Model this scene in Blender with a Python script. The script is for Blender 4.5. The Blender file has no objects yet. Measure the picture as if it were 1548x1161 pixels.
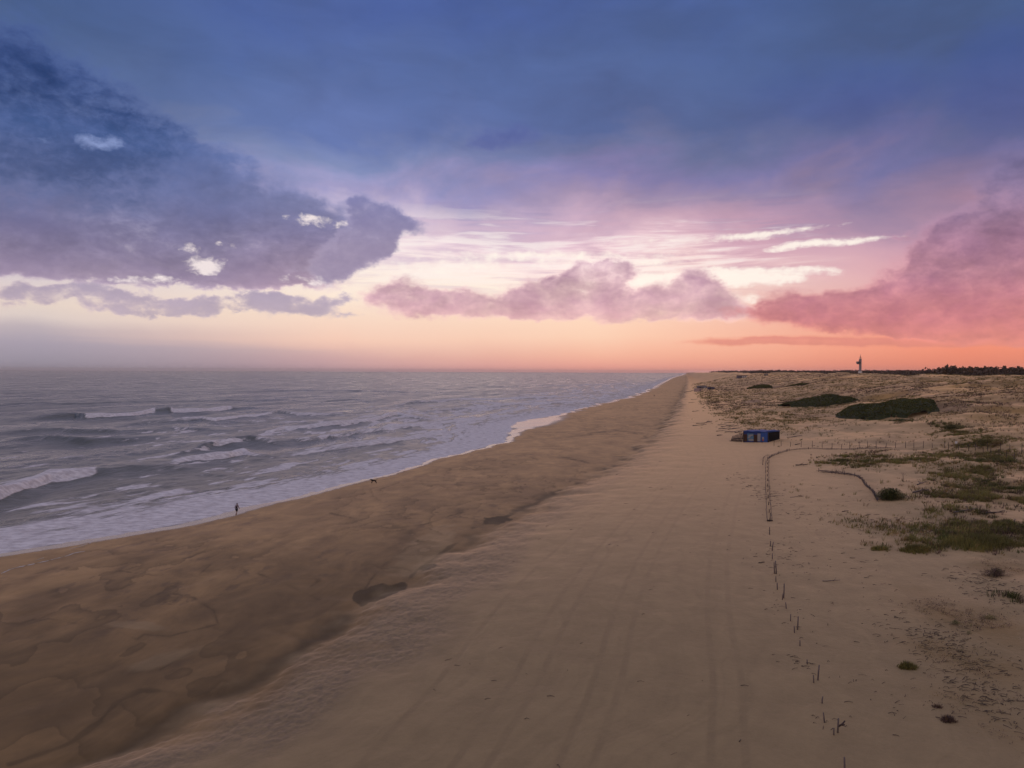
import bpy, math, random
import numpy as np
random.seed(7); RNG = np.random.default_rng(7)
R = math.radians
SC = bpy.context.scene
COL = SC.collection

# ------------------------------------------------------------------ camera model
CAM_Z = 22.0
FP = 1100.0                       # focal length in pixels of a 1548 px wide frame
U0, V0 = 774.0, 580.5
ROLL = 0.0042
def vh(u): return 558.5 + ROLL * u              # sea horizon row
def ground_pt(u, v, z):
    """point at height z seen at pixel (u, v)"""
    d = (CAM_Z - z) * FP / (v - vh(u))
    return ((u - U0) / FP * d, d)
def lin(r, g, b):
    f = lambda c: (c/255/12.92) if c <= 10 else (((c/255)+.055)/1.055)**2.4
    return (f(r), f(g), f(b))
def lin4(r, g, b): return lin(r, g, b) + (1.0,)

# ------------------------------------------------------------------ numpy noise
def _hash(ix, iy, seed):
    h = (ix.astype(np.int64) * 374761393 + iy.astype(np.int64) * 668265263 + seed * 974634541) & 0xFFFFFFFF
    h = ((h ^ (h >> 13)) * 1274126177) & 0xFFFFFFFF
    h = ((h ^ (h >> 16)) * 2246822519) & 0xFFFFFFFF
    return ((h ^ (h >> 15)) & 0xFFFFFF) / float(0xFFFFFF)
def vnoise(x, y, seed=0):
    x = np.asarray(x, float); y = np.asarray(y, float)
    ix = np.floor(x); iy = np.floor(y); fx = x - ix; fy = y - iy
    fx = fx*fx*fx*(fx*(fx*6-15)+10); fy = fy*fy*fy*(fy*(fy*6-15)+10)
    a = _hash(ix, iy, seed); b = _hash(ix+1, iy, seed); c = _hash(ix, iy+1, seed); d = _hash(ix+1, iy+1, seed)
    return a + (b-a)*fx + (c-a)*fy + (a-b-c+d)*fx*fy
def fbm(x, y, seed=0, oct=4, gain=.5):
    s = 0; a = 1; n = 0
    for k in range(oct):
        s = s + a*vnoise(x*2**k + 17.3*k, y*2**k - 9.1*k, seed+k); n += a; a *= gain
    return s/n
def ss(a, b, x):
    t = np.clip((x-a)/(b-a), 0, 1); return t*t*(3-2*t)

# ------------------------------------------------------------------ coast lines (x as a function of y)
class Line:
    def __init__(self, pts):
        pts = sorted(pts, key=lambda p: p[0]); self.y = np.array([p[0] for p in pts], float); self.x = np.array([p[1] for p in pts], float)
        h = np.diff(self.y); dl = np.diff(self.x)/h
        m = np.zeros(len(self.x)); m[0] = dl[0]; m[-1] = dl[-1]
        m[1:-1] = (dl[:-1]*h[1:] + dl[1:]*h[:-1])/(h[:-1]+h[1:]); self.m = m
    def __call__(self, y):
        y = np.asarray(y, float); yc = np.clip(y, self.y[0], self.y[-1])
        i = np.clip(np.searchsorted(self.y, yc) - 1, 0, len(self.y)-2)
        h = self.y[i+1]-self.y[i]; t = (yc-self.y[i])/h
        r = ((2*t**3-3*t**2+1)*self.x[i] + (t**3-2*t**2+t)*h*self.m[i] + (-2*t**3+3*t**2)*self.x[i+1] + (t**3-t**2)*h*self.m[i+1])
        return r + np.where(y < self.y[0], (y-self.y[0])*self.m[0], 0) + np.where(y > self.y[-1], (y-self.y[-1])*self.m[-1], 0)
def line_px(px, z, extra=()):
    p = []
    for u, v in px:
        x, y = ground_pt(u, v, z); p.append((y, x))
    return Line(p + list(extra))
WATER_LINE = line_px([(0,836),(130,815),(250,795),(357,771),(460,748),(565,722),(660,694),(730,674),(775,656),(830,633),(900,612),(950,600),(985,587),(1003,577),(1016,571)], 0,
                [(-150,-250),(0,-128),(40,-98),(6000,1400),(14000,3300)])
def cove(y): return 8.5*np.exp(-((np.asarray(y, float)-312)/48)**2)
def WATER(y): return WATER_LINE(y)-cove(y)+3.0*np.exp(-((np.asarray(y, float)-226)/13)**2)
BERM = line_px([(100,1175),(215,1130),(336,1068),(430,1008),(540,928),(620,880),(700,828),(790,775),(850,745),(920,708),(962,680),(1000,645),(1018,620),(1029,600),(1034,588)], 1.5,
               [(-150,-110),(6000,1428),(14000,3330)])
TOE = line_px([(1290,1161),(1245,1030),(1205,945),(1175,860),(1165,780),(1160,690),(1100,655),(1062,630),(1047,610),(1042,595),(1041,585)], 3.4,
              [(-150,0),(0,8),(6000,1455),(14000,3360)])
RT = np.array([[-1e5,0],[0,0],[10,.35],[21,1.2],[40,2.6],[56,4.3],[76,7.2],[110,11.2],[150,14.8],[190,16.6],[240,16.6],[330,11],[420,9],[900,9.5],[3000,12],[1e6,12]])

def terrain(x, y, attrs=False):
    x = np.asarray(x, float); y = np.asarray(y, float)
    lob = (fbm(x*0+y/9., x*0+3.3, 5, 3)-.5)*4.5
    W = WATER(y)+lob*np.clip(y/150, .6, 4); B = BERM(y)+(fbm(y/5., x/5., 8, 4)-.5)*np.clip(4+y/60, 3, 14)*.8; F = TOE(y)
    tw = x-W
    wid = np.maximum(B-W, 4.0)
    a = np.clip(tw/wid, 0, 1)
    z = np.where(tw < 0, np.maximum(tw*.045, -5), 1.35*(1-(1-a)**1.7))
    # wet apron: low lobes and runnels
    inw = ss(0.03, .25, a)*(1-ss(.97, 1.0, a))
    lobes = fbm(x/14+fbm(x/9, y/9, 31, 3)*1.6, y/22, 21, 4)
    z = z + inw*(lobes-.5)*.32
    tb = x-B
    bw = np.maximum(F-B, 6)
    b = np.clip(tb/bw, 0, 1)
    z = z + ss(-1.5, 4, tb)*.22 + (1.75)*(1-(1-b)**2.4)*ss(0, 1, tb)
    # seam trough in front of the scarp
    z = z - .10*np.exp(-((tb+1.4)/1.3)**2)*(tb < .6)*ss(.35, .6, fbm(x/6, y/6, 77, 2)+.15)
    t = x-F
    te = t*(1+np.maximum(0, y-600)/800.)
    rise = np.interp(te, RT[:, 0], RT[:, 1])
    rise = rise - 6.0*ss(.44, .66, x/np.maximum(y, 30))*ss(500, 800, y)*ss(60, 160, te)*(1-ss(235, 320, t))
    hum = ss(4, 40, t)
    z = z + rise + hum*((fbm(x/38, y/46, 41, 4)-.5)*6.5*ss(12, 80, t) + (fbm(x/13, y/17, 43, 4)-.5)*3.0)
    z = z + ss(90, 260, te)*(fbm(x/160, y/220, 45, 3)-.5)*6.5*np.clip(te/300, 0, 1)
    # soft footprints / wind dimples on the dry sand
    dry = ss(.3, 3, tb)
    z = z + dry*((fbm(x/2.3, y/2.3, 51, 3)-.5)*.05)
    rough = ss(-1, 1, tb)*(1-ss(5, 11, tb+(fbm(x/4, y/9, 55, 3)-.5)*7))
    z = z + rough*(fbm(x/.45, y/.6, 53, 3)-.5)*.085
    if not attrs: return z
    wet = 1-ss(-2.5, 4.8, tb+(fbm(x/3, y/4, 61, 5)-.5)*9)
    film = (1-ss(1.5+.002*y, 2.3+.004*y, tw-.9*cove(y)-2.6*(1-ss(90, 150, y))+lob*.3+(fbm(x/1.1, y/1.6, 64, 3)-.5)*1.0))
    px_, py_ = ground_pt(802, 641, 0)
    film = np.maximum(film, (1-ss(.5, 1.0, np.hypot((x-px_-.26*(y-py_))/13, (y-py_)/75)+(fbm(x/9, y/30, 62, 3)-.5)*.5))*ss(-30, 0, tw))
    # swash lobes: each tongue of backwash is darker towards its ragged lower edge
    wz = tw/wid*4.5 + (fbm(x/16+y/60, y/26, 71, 5)-.5)*6.0 + (fbm(x/2.2, y/3.2, 74, 3)-.5)*.55
    saw = wz-np.floor(wz)
    gate = ss(.40, .58, fbm(x/18, y/25, 73, 3))
    lob_in = ss(.10, .26, a)*(1-ss(-.5, .5, tb))
    edge = (saw**2.5*.42 + ss(.88, .97, saw)*.10)*gate*lob_in
    seam = np.exp(-((tb+1.1)/1.1)**2)*ss(.46, .62, fbm(x/7, y/11, 79, 3))
    dark = np.maximum(edge, seam*.9)
    # pools and soaked channels, laid down at their place on the beach
    dd = np.maximum(y, 8.); pu = U0+x/dd*FP; pv = vh(pu)+(CAM_Z-1.25)/dd*FP
    rag = (fbm(x/1.3, y/1.8, 83, 4)-.5)
    for pl, w in DARK_RUNS:
        best = np.full(x.shape, 9.)
        for (u1, v1), (u2, v2) in zip(pl[:-1], pl[1:]):
            ex, ey = u2-u1, v2-v1; q = np.clip(((pu-u1)*ex+(pv-v1)*ey)/(ex*ex+ey*ey), 0, 1)
            best = np.minimum(best, np.hypot(pu-u1-q*ex, (pv-v1-q*ey)*1.6)/w)
        dark = np.maximum(dark, ((1-ss(.15, 1.0, best*1.25+rag*2.8))*.50+(1-ss(.0, 3.2, best))*.22)*ss(.25, .55, fbm(x/5, y/7, 87, 3)))
    pool = np.zeros(x.shape)
    for (u, v, ru, rv, rot) in POOLS:
        c_, s_ = math.cos(rot), math.sin(rot); gx = (pu-u)*c_+(pv-v)*s_; gy = -(pu-u)*s_+(pv-v)*c_
        pool = np.maximum(pool, 1-ss(.85, 1.0, np.hypot(gx/ru, gy/rv)+rag*.8))
    corner_shade = .42*ss(.40, .85, a+(fbm(x/9, y/12, 89, 3)-.5)*.4)*(1-ss(50, 125, y))*(1-ss(-.5, .8, tb))  # vignette-like corner shade painted into the near sand colour
    dark = np.clip(np.maximum(np.maximum(dark, pool), dark+corner_shade*(1-dark)), 0, 1); film = film*(1-pool)
    pale = np.zeros(x.shape)
    for (u, v, ru, rv, rot) in PALES:
        c_, s_ = math.cos(rot), math.sin(rot); gx = (pu-u)*c_+(pv-v)*s_; gy = -(pu-u)*s_+(pv-v)*c_
        pale = np.maximum(pale, 1-ss(.6, 1.1, np.hypot(gx/ru, gy/rv)+rag*.7))
    wet = wet*(1-.75*pale*(1-dark))
    return z, dict(wet=wet, film=film, dark=dark, tb=tb, tw=tw, t=t, rough=rough, a=a)

DARK_RUNS = [([(10,1165),(60,1148),(110,1128),(148,1098),(172,1070),(212,1050),(262,1053),(276,1074),(300,1068)], 7),([(436,940),(432,965),(436,985),(428,1003)], 7),
  ([(545,905),(560,880),(580,858),(598,842)], 3),([(612,884),(632,864),(668,838),(700,818),(722,806)], 4),([(715,800),(745,790),(790,772),(822,757)], 4),([(120,940),(165,952),(205,970),(216,962),(255,964),(305,952),(332,945)], 3),
  ([(0,960),(20,948),(70,935),(120,945)], 3),([(262,898),(292,905),(322,925),(330,948)], 3),([(290,990),(262,1005),(240,1018)], 3),([(390,868),(430,884),(482,908)], 2.5),([(455,862),(472,868),(482,880),(470,888)], 4),
  ([(500,772),(545,785),(585,777),(640,778)], 2.5),([(700,775),(640,795),(590,800),(540,790)], 2.5),([(850,690),(890,700),(905,704)], 3),([(800,655),(850,660),(905,655)], 2.5),([(890,655),(930,650),(962,655)], 3),
  ([(285,840),(310,830),(320,812),(350,800)], 2.5),([(180,860),(230,868),(300,868),(318,852)], 2.5)]
POOLS = [(577,898,40,13,-.25),(646,861,15,6,-.1),(752,788,24,7,-.12),(548,905,14,12,0)]
PALES = [(640,838,72,24,-.62),(250,1000,60,12,-.3),(205,948,60,8,.1)]
def unproj(u, v):
    """first terrain point on the sight line through pixel (u, v)"""
    d = np.concatenate([np.arange(20, 200, .25), np.geomspace(200, 6000, 1600)])
    x = (u-U0)/FP*d; zr = CAM_Z-(v-vh(u))/FP*d
    z = terrain(x, d)
    hit = np.nonzero(z >= zr)[0]
    if len(hit) == 0: i = len(d)-1
    else: i = max(hit[0], 1)
    if i > 0 and len(hit):
        g0 = zr[i-1]-z[i-1]; g1 = zr[i]-z[i]; k = g0/(g0-g1) if g0 != g1 else 0
        dd = d[i-1]+(d[i]-d[i-1])*k
    else: dd = d[i]
    xx = (u-U0)/FP*dd
    return float(xx), float(dd), float(terrain(xx, dd))
def gz(x, y): return float(terrain(x, y))

# ------------------------------------------------------------------ mesh helpers
def mesh_np(name, V, faces, mat=None, smooth=True, parent=None):
    """V (n,3); faces: list of (m,k) int arrays"""
    me = bpy.data.meshes.new(name)
    V = np.asarray(V, np.float32); me.vertices.add(len(V)); me.vertices.foreach_set('co', V.ravel())
    fs = [np.asarray(f, np.int32) for f in faces if len(f)]
    idx = np.concatenate([f.ravel() for f in fs]); tot = np.concatenate([np.full(len(f), f.shape[1], np.int32) for f in fs])
    st = np.concatenate([[0], np.cumsum(tot)[:-1]]).astype(np.int32)
    me.loops.add(len(idx)); me.loops.foreach_set('vertex_index', idx)
    me.polygons.add(len(tot)); me.polygons.foreach_set('loop_start', st); me.polygons.foreach_set('loop_total', tot)
    me.polygons.foreach_set('use_smooth', np.full(len(tot), smooth, bool))
    me.update(calc_edges=True); me.validate()
    if mat: me.materials.append(mat)
    o = bpy.data.objects.new(name, me); COL.objects.link(o)
    if parent: o.parent = parent
    return o
def vattr(o, name, arr):
    arr = np.asarray(arr, np.float32)
    if arr.ndim == 1:
        a = o.data.attributes.new(name, 'FLOAT', 'POINT'); a.data.foreach_set('value', arr)
    elif arr.shape[1] == 3:
        a = o.data.attributes.new(name, 'FLOAT_VECTOR', 'POINT'); a.data.foreach_set('vector', arr.ravel())
    else:
        a = o.data.attributes.new(name, 'FLOAT_COLOR', 'POINT'); a.data.foreach_set('color', arr.ravel())
class MB:
    """collects simple solids and links them as one mesh object"""
    def __init__(s): s.V = []; s.F3 = []; s.F4 = []; s.n = 0
    def add(s, V, f4=(), f3=()):
        V = np.asarray(V, float); s.V.append(V)
        if len(f4): s.F4.append(np.asarray(f4)+s.n)
        if len(f3): s.F3.append(np.asarray(f3)+s.n)
        s.n += len(V); return s
    def box(s, c, size, rz=0, tilt=0):
        hx, hy, hz = [q/2 for q in size]
        P = np.array([(x, y, z) for z in (-hz, hz) for y in (-hy, hy) for x in (-hx, hx)], float)
        if tilt:
            ca, sa = math.cos(tilt), math.sin(tilt); P = np.stack([P[:, 0]*ca+P[:, 2]*sa, P[:, 1], -P[:, 0]*sa+P[:, 2]*ca], 1)
        ca, sa = math.cos(rz), math.sin(rz)
        P = np.stack([P[:, 0]*ca-P[:, 1]*sa, P[:, 0]*sa+P[:, 1]*ca, P[:, 2]], 1)+np.array(c)
        return s.add(P, [(0,2,3,1),(4,5,7,6),(0,1,5,4),(1,3,7,5),(3,2,6,7),(2,0,4,6)])
    def tube(s, pts, rad, n=6):
        pts = np.asarray(pts, float); rad = np.broadcast_to(np.asarray(rad, float), (len(pts),))
        V = []; up = np.array([0, 0, 1.])
        for i, p in enumerate(pts):
            d = pts[min(i+1, len(pts)-1)]-pts[max(i-1, 0)]; d = d/(np.linalg.norm(d)+1e-9)
            a = np.cross(d, up if abs(d[2]) < .9 else np.array([1., 0, 0])); a /= np.linalg.norm(a)+1e-9; b = np.cross(d, a)
            for k in range(n):
                th = 2*math.pi*k/n; V.append(p+rad[i]*(math.cos(th)*a+math.sin(th)*b))
        m = len(pts); f4 = []; f3 = []
        for i in range(m-1):
            for k in range(n):
                f4.append((i*n+k, i*n+(k+1) % n, (i+1)*n+(k+1) % n, (i+1)*n+k))
        V.append(pts[0]); V.append(pts[-1]); c0 = m*n; c1 = c0+1
        for k in range(n):
            f3.append((c0, (k+1) % n, k)); f3.append((c1, (m-1)*n+k, (m-1)*n+(k+1) % n))
        return s.add(V, f4, f3)
    def lathe(s, prof, c=(0, 0, 0), n=16):
        V = []; f4 = []
        for r, z in prof:
            for k in range(n): V.append((c[0]+r*math.cos(2*math.pi*k/n), c[1]+r*math.sin(2*math.pi*k/n), c[2]+z))
        for i in range(len(prof)-1):
            for k in range(n): f4.append((i*n+k, i*n+(k+1) % n, (i+1)*n+(k+1) % n, (i+1)*n+k))
        return s.add(V, f4)
    def build(s, name, mat, parent=None, smooth=False):
        fs = []
        if s.F4: fs.append(np.concatenate(s.F4))
        if s.F3: fs.append(np.concatenate(s.F3))
        return mesh_np(name, np.concatenate(s.V), fs, mat, smooth, parent)
def tag(o, label=None, cat=None, group=None, kind=None):
    if label: o['label'] = label
    if cat: o['category'] = cat
    if group: o['group'] = group
    if kind: o['kind'] = kind
    return o
def thing(name, label, cat, loc=(0, 0, 0), rz=0, group=None):
    o = bpy.data.objects.new(name, None); COL.objects.link(o); o.location = loc; o.rotation_euler = (0, 0, rz)
    o.empty_display_size = .3
    return tag(o, label, cat, group)

# ------------------------------------------------------------------ node helpers
class NT:
    def __init__(s, tree): s.t = tree; s.N = tree.nodes; s.L = tree.links
    def node(s, typ, **kw):
        n = s.N.new(typ)
        for k, v in kw.items(): setattr(n, k, v)
        return n
    def put(s, sock, v):
        if v is None: return
        if isinstance(v, bpy.types.NodeSocket): s.L.new(v, sock)
        else: sock.default_value = v
    def math(s, op, a, b=None, c=None, clamp=False):
        n = s.node('ShaderNodeMath', operation=op); n.use_clamp = clamp
        s.put(n.inputs[0], a); s.put(n.inputs[1], b)
        if c is not None: s.put(n.inputs[2], c)
        return n.outputs[0]
    def vmath(s, op, a, b=None):
        n = s.node('ShaderNodeVectorMath', operation=op); s.put(n.inputs[0], a); s.put(n.inputs[1], b)
        return n.outputs[1] if op in ('LENGTH', 'DOT_PRODUCT') else n.outputs[0]
    def noise(s, vec, scale, detail=4, rough=.5, dist=0, lac=2.0):
        n = s.node('ShaderNodeTexNoise'); s.put(n.inputs['Vector'], vec)
        n.inputs['Scale'].default_value = scale; n.inputs['Detail'].default_value = detail
        n.inputs['Roughness'].default_value = rough; n.inputs['Distortion'].default_value = dist
        n.inputs['Lacunarity'].default_value = lac
        return n.outputs['Fac']
    def smooth(s, v, a, b, lo=0., hi=1.):
        n = s.node('ShaderNodeMapRange', interpolation_type='SMOOTHSTEP'); s.put(n.inputs[0], v)
        s.put(n.inputs[1], a); s.put(n.inputs[2], b); s.put(n.inputs[3], lo); s.put(n.inputs[4], hi); return n.outputs[0]
    def linmap(s, v, a, b, lo=0., hi=1.):
        n = s.node('ShaderNodeMapRange'); s.put(n.inputs[0], v)
        s.put(n.inputs[1], a); s.put(n.inputs[2], b); s.put(n.inputs[3], lo); s.put(n.inputs[4], hi); return n.outputs[0]
    def mix(s, f, a, b, blend='MIX'):
        n = s.node('ShaderNodeMix', data_type='RGBA', blend_type=blend)
        s.put(n.inputs[0], f)
        s.put(n.inputs[6], a if not isinstance(a, tuple) or len(a) == 4 else a+(1,)); s.put(n.inputs[7], b if not isinstance(b, tuple) or len(b) == 4 else b+(1,))
        return n.outputs[2]
    def mixf(s, f, a, b):
        n = s.node('ShaderNodeMix', data_type='FLOAT'); s.put(n.inputs[0], f); s.put(n.inputs[2], a); s.put(n.inputs[3], b); return n.outputs[0]
    def ramp(s, f, stops, interp='LINEAR'):
        n = s.node('ShaderNodeValToRGB'); e = n.color_ramp.elements; n.color_ramp.interpolation = interp
        while len(e) > 1: e.remove(e[-1])
        e[0].position = stops[0][0]; e[0].color = stops[0][1]
        for p, c in stops[1:]:
            q = e.new(p); q.color = c
        s.put(n.inputs[0], f); return n.outputs[0]
    def mapping(s, vec, loc=(0, 0, 0), rot=(0, 0, 0), scale=(1, 1, 1), typ='POINT'):
        n = s.node('ShaderNodeMapping', vector_type=typ); s.put(n.inputs[0], vec)
        n.inputs[1].default_value = loc; n.inputs[2].default_value = rot; n.inputs[3].default_value = scale
        return n.outputs[0]
    def attr(s, name, out='Fac'):
        n = s.node('ShaderNodeAttribute', attribute_name=name); return n.outputs[out]
    def sep(s, v):
        n = s.node('ShaderNodeSeparateXYZ'); s.put(n.inputs[0], v); return n.outputs
    def comb(s, x, y, z=0.):
        n = s.node('ShaderNodeCombineXYZ'); s.put(n.inputs[0], x); s.put(n.inputs[1], y); s.put(n.inputs[2], z); return n.outputs[0]
    def bump(s, h, strength=.5, dist=.1, normal=None):
        n = s.node('ShaderNodeBump'); s.put(n.inputs['Height'], h); n.inputs['Strength'].default_value = strength
        n.inputs['Distance'].default_value = dist; s.put(n.inputs['Normal'], normal); return n.outputs[0]
def new_mat(name):
    m = bpy.data.materials.new(name); m.use_nodes = True; m.node_tree.nodes.clear()
    k = NT(m.node_tree); out = k.node('ShaderNodeOutputMaterial'); p = k.node('ShaderNodeBsdfPrincipled')
    k.L.new(p.outputs[0], out.inputs[0]); return m, k, p
def simple_mat(name, col, rough=.8, var=.25, scale=3.0, spec=.3, stretch=(1, 1, 1), bump=.0, metal=0.):
    m, k, p = new_mat(name)
    tc = k.node('ShaderNodeTexCoord').outputs['Object']; v = k.mapping(tc, scale=stretch)
    n = k.noise(v, scale, 5, .6); n2 = k.noise(v, scale*7, 3, .6)
    f = k.math('ADD', k.math('MULTIPLY', n, .65), k.math('MULTIPLY', n2, .35))
    f = k.linmap(f, .3, .7, 1-var, 1+var)
    k.put(p.inputs['Base Color'], k.mix(1.0, col, k.comb(f, f, f), 'MULTIPLY'))
    p.inputs['Roughness'].default_value = rough; p.inputs['Specular IOR Level'].default_value = spec; p.inputs['Metallic'].default_value = metal
    if bump: k.put(p.inputs['Normal'], k.bump(n2, bump, .05))
    return m


# ================================================================== SKY (world, laid out by compass bearing and elevation)
SUN_AZ, SUN_EL = 11.0, 8.0
def px_azel(u, v):
    a = math.atan((u-U0)/FP); e = math.atan((vh(u)-v)/FP*math.cos(a))
    return math.degrees(a), math.degrees(e)
def make_world():
    w = bpy.data.worlds.new("World"); SC.world = w; w.use_nodes = True; w.node_tree.nodes.clear()
    k = NT(w.node_tree)
    out = k.node('ShaderNodeOutputWorld'); bg = k.node('ShaderNodeBackground'); k.L.new(bg.outputs[0], out.inputs[0])
    D = k.node('ShaderNodeTexCoord').outputs['Generated']
    dx, dy, dz = k.sep(k.vmath('NORMALIZE', D))
    az = k.math('MULTIPLY', k.math('ARCTAN2', dx, dy), 180/math.pi)
    el = k.math('MULTIPLY', k.math('ARCSINE', dz), 180/math.pi)
    P = k.comb(az, el, 0.)
    # noise fields
    def C(n, g): return k.math('ADD', k.math('MULTIPLY', k.math('SUBTRACT', n, .5), g), .5)
    def puff(vec, scale, seed):
        v = k.node('ShaderNodeTexVoronoi', feature='F1'); k.put(v.inputs['Vector'], vec); v.inputs['Scale'].default_value = scale; v.inputs['Detail'].default_value = 3.0; v.inputs['Roughness'].default_value = .55; v.normalize = True
        return k.math('SUBTRACT', 1.0, v.outputs['Distance'])
    nA = C(k.noise(k.mapping(P, scale=(.085, .15, 1)), 1.0, 8, .56, .35), 2.0)
    nB = C(k.noise(k.mapping(P, loc=(7, 3, 0), scale=(.34, .55, 1)), 1.0, 8, .60, .25), 2.0)
    nE = C(k.noise(k.mapping(P, loc=(2, 9, 4), scale=(1.0, 1.5, 1)), 1.0, 6, .62, .3), 1.8)
    nS = C(k.noise(k.mapping(P, loc=(1, 4, 2), rot=(0, 0, R(-3)), scale=(.055, .75, 1)), 1.0, 8, .58, .9), 1.5)
    nS2 = C(k.noise(k.mapping(P, loc=(5, 1, 7), rot=(0, 0, R(4)), scale=(.10, 1.15, 1)), 1.0, 6, .6, .6), 1.5)
    wv = k.node('ShaderNodeTexNoise'); k.put(wv.inputs['Vector'], k.mapping(P, scale=(.22, .3, 1)))
    wv.inputs['Scale'].default_value = 1.0; wv.inputs['Detail'].default_value = 6; wv.inputs['Roughness'].default_value = .62
    warp = k.vmath('MULTIPLY', k.vmath('SUBTRACT', wv.outputs['Color'], (.5, .5, .5)), (4.2, 3.0, 0.))
    PW = k.vmath('ADD', P, warp)
    warp2 = k.vmath('MULTIPLY', k.vmath('SUBTRACT', wv.outputs['Color'], (.5, .5, .5)), (9., .9, 0.))
    PS = k.vmath('ADD', P, warp2)

    nP = puff(k.vmath('ADD', k.mapping(P, scale=(.30, .42, 1)), k.vmath('MULTIPLY', k.vmath('SUBTRACT', wv.outputs['Color'], (.5, .5, .5)), (1.1, 1.1, 0.))), 1.0, 0)
    nP = k.math('ADD', k.math('MULTIPLY', k.math('SUBTRACT', nP, .70), 2.2), .5)
    def gated(f, n, amp): return k.math('ADD', f, k.math('MULTIPLY', k.math('MULTIPLY', k.math('SUBTRACT', n, .5), amp), k.smooth(f, 0., .22)))
    def blob(c, r, rot=0, vec=None):
        a0, e0 = px_azel(*c)
        ra = abs(px_azel(c[0]+r[0], c[1])[0]-a0); re = abs(px_azel(c[0], c[1]-r[1])[1]-e0)
        m = k.mapping(vec or PW, loc=(a0, e0, 0), rot=(0, 0, R(rot)), scale=(ra, re, 1), typ='TEXTURE')
        g = k.node('ShaderNodeTexGradient', gradient_type='SPHERICAL'); k.put(g.inputs[0], m)
        return g.outputs['Fac']
    def field(bl, vec=None, op='ADD'):
        f = None
        for b in bl:
            q = blob(b[0], b[1], b[2] if len(b) > 2 else 0, vec)
            if len(b) > 3: q = k.math('MULTIPLY', q, b[3])
            f = q if f is None else k.math(op, f, q)
        return f
    def colramp(stops):
        s = sorted([((px_azel(U0, v)[1]+1)/31., lin4(*c)) for v, c in stops], key=lambda q: q[0])
        return s
    elw = k.math('ADD', el, k.math('MULTIPLY', k.math('SUBTRACT', nA, .5), k.smooth(el, 4., 14., .6, 6.0)))
    t = k.math('DIVIDE', k.math('ADD', elw, 1.), 31., clamp=True)
    c1 = k.ramp(t, colramp([(560,(146,140,156)),(530,(168,158,172)),(508,(192,178,184)),(495,(222,206,200)),(480,(232,214,202)),(450,(220,206,208)),(400,(170,166,192)),(300,(108,120,162)),(200,(83,104,146)),(100,(73,95,141)),(0,(69,90,141))]))
    c2 = k.ramp(t, colramp([(560,(205,160,165)),(540,(222,176,170)),(515,(248,206,186)),(480,(250,220,200)),(450,(253,232,214)),(410,(255,241,230)),(380,(245,229,232)),(340,(205,191,216)),(300,(165,160,202)),(250,(127,139,181)),(200,(101,119,173)),(120,(88,108,161)),(0,(75,96,156))]))
    c3 = k.ramp(t, colramp([(560,(240,160,146)),(540,(247,184,160)),(510,(251,208,182)),(480,(252,216,192)),(440,(255,240,226)),(410,(253,226,224)),(380,(238,204,216)),(350,(200,168,192)),(310,(158,140,174)),(270,(130,124,172)),(230,(103,112,156)),(190,(81,99,149)),(100,(79,100,151)),(0,(73,94,151))]))
    c4 = k.ramp(t, colramp([(560,(226,130,106)),(530,(244,146,118)),(500,(238,146,128)),(470,(226,152,152)),(430,(216,152,164)),(390,(194,146,167)),(350,(157,129,157)),(310,(132,117,152)),(270,(106,105,149)),(230,(91,99,137)),(190,(75,92,134)),(100,(71,92,137)),(0,(69,92,139))]))
    az1, az2, az3, az4 = [px_azel(u, 560)[0] for u in (60, 500, 900, 1450)]
    sky = k.mix(k.linmap(az, az1, az2), c1, c2)
    sky = k.mix(k.linmap(az, az2, az3), sky, c3)
    sky = k.mix(k.linmap(az, az3, az4), sky, c4)
    # streaky stratus in front of the glow
    band = k.math('MULTIPLY', k.smooth(el, 4.6, 8.5), k.smooth(el, 13.5, 10.0))
    band = k.math('MULTIPLY', band, k.math('MULTIPLY', k.smooth(az, -16., -6.), k.smooth(az, 27., 15.)))
    st = k.math('MULTIPLY', band, k.smooth(k.math('ADD', k.math('MULTIPLY', nS, .6), k.math('MULTIPLY', nS2, .4)), .46, .60))
    stc = k.mix(k.linmap(az, -8., 24.), lin4(214, 190, 210), lin4(198, 144, 166))
    sky = k.mix(k.math('MULTIPLY', st, .8), sky, stc)
    lt = k.math('MULTIPLY', band, k.smooth(k.math('ADD', k.math('MULTIPLY', nS, .5), k.math('MULTIPLY', nS2, .5)), .50, .38))
    sky = k.mix(k.math('MULTIPLY', lt, .55), sky, lin4(255, 246, 240))
    # slits where the cloud deck opens on the low sun
    gl = field([((1165,354),(110,8),4,1.3),((1010,364),(210,8),1,.9),((1240,369),(130,8),3,1.3),((830,386),(190,11),0,1.0),
                ((1000,424),(230,22),1,1.35),((1110,420),(190,18),2,1.25),((1130,455),(90,18),0,1.1),((930,398),(150,15),0,1.1),((680,405),(170,30),0,.75),((1242,467),(50,12),0,.9),((960,440),(120,20),0,.9)], PS)
    glm = k.smooth(gated(gl, k.math('ADD', k.math('MULTIPLY', nS2, .6), k.math('MULTIPLY', nE, .4)), 3.0), .10, 1.30)
    sky = k.mix(k.math('MULTIPLY', glm, .88), sky, (1.02, .93, .84, 1))
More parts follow.
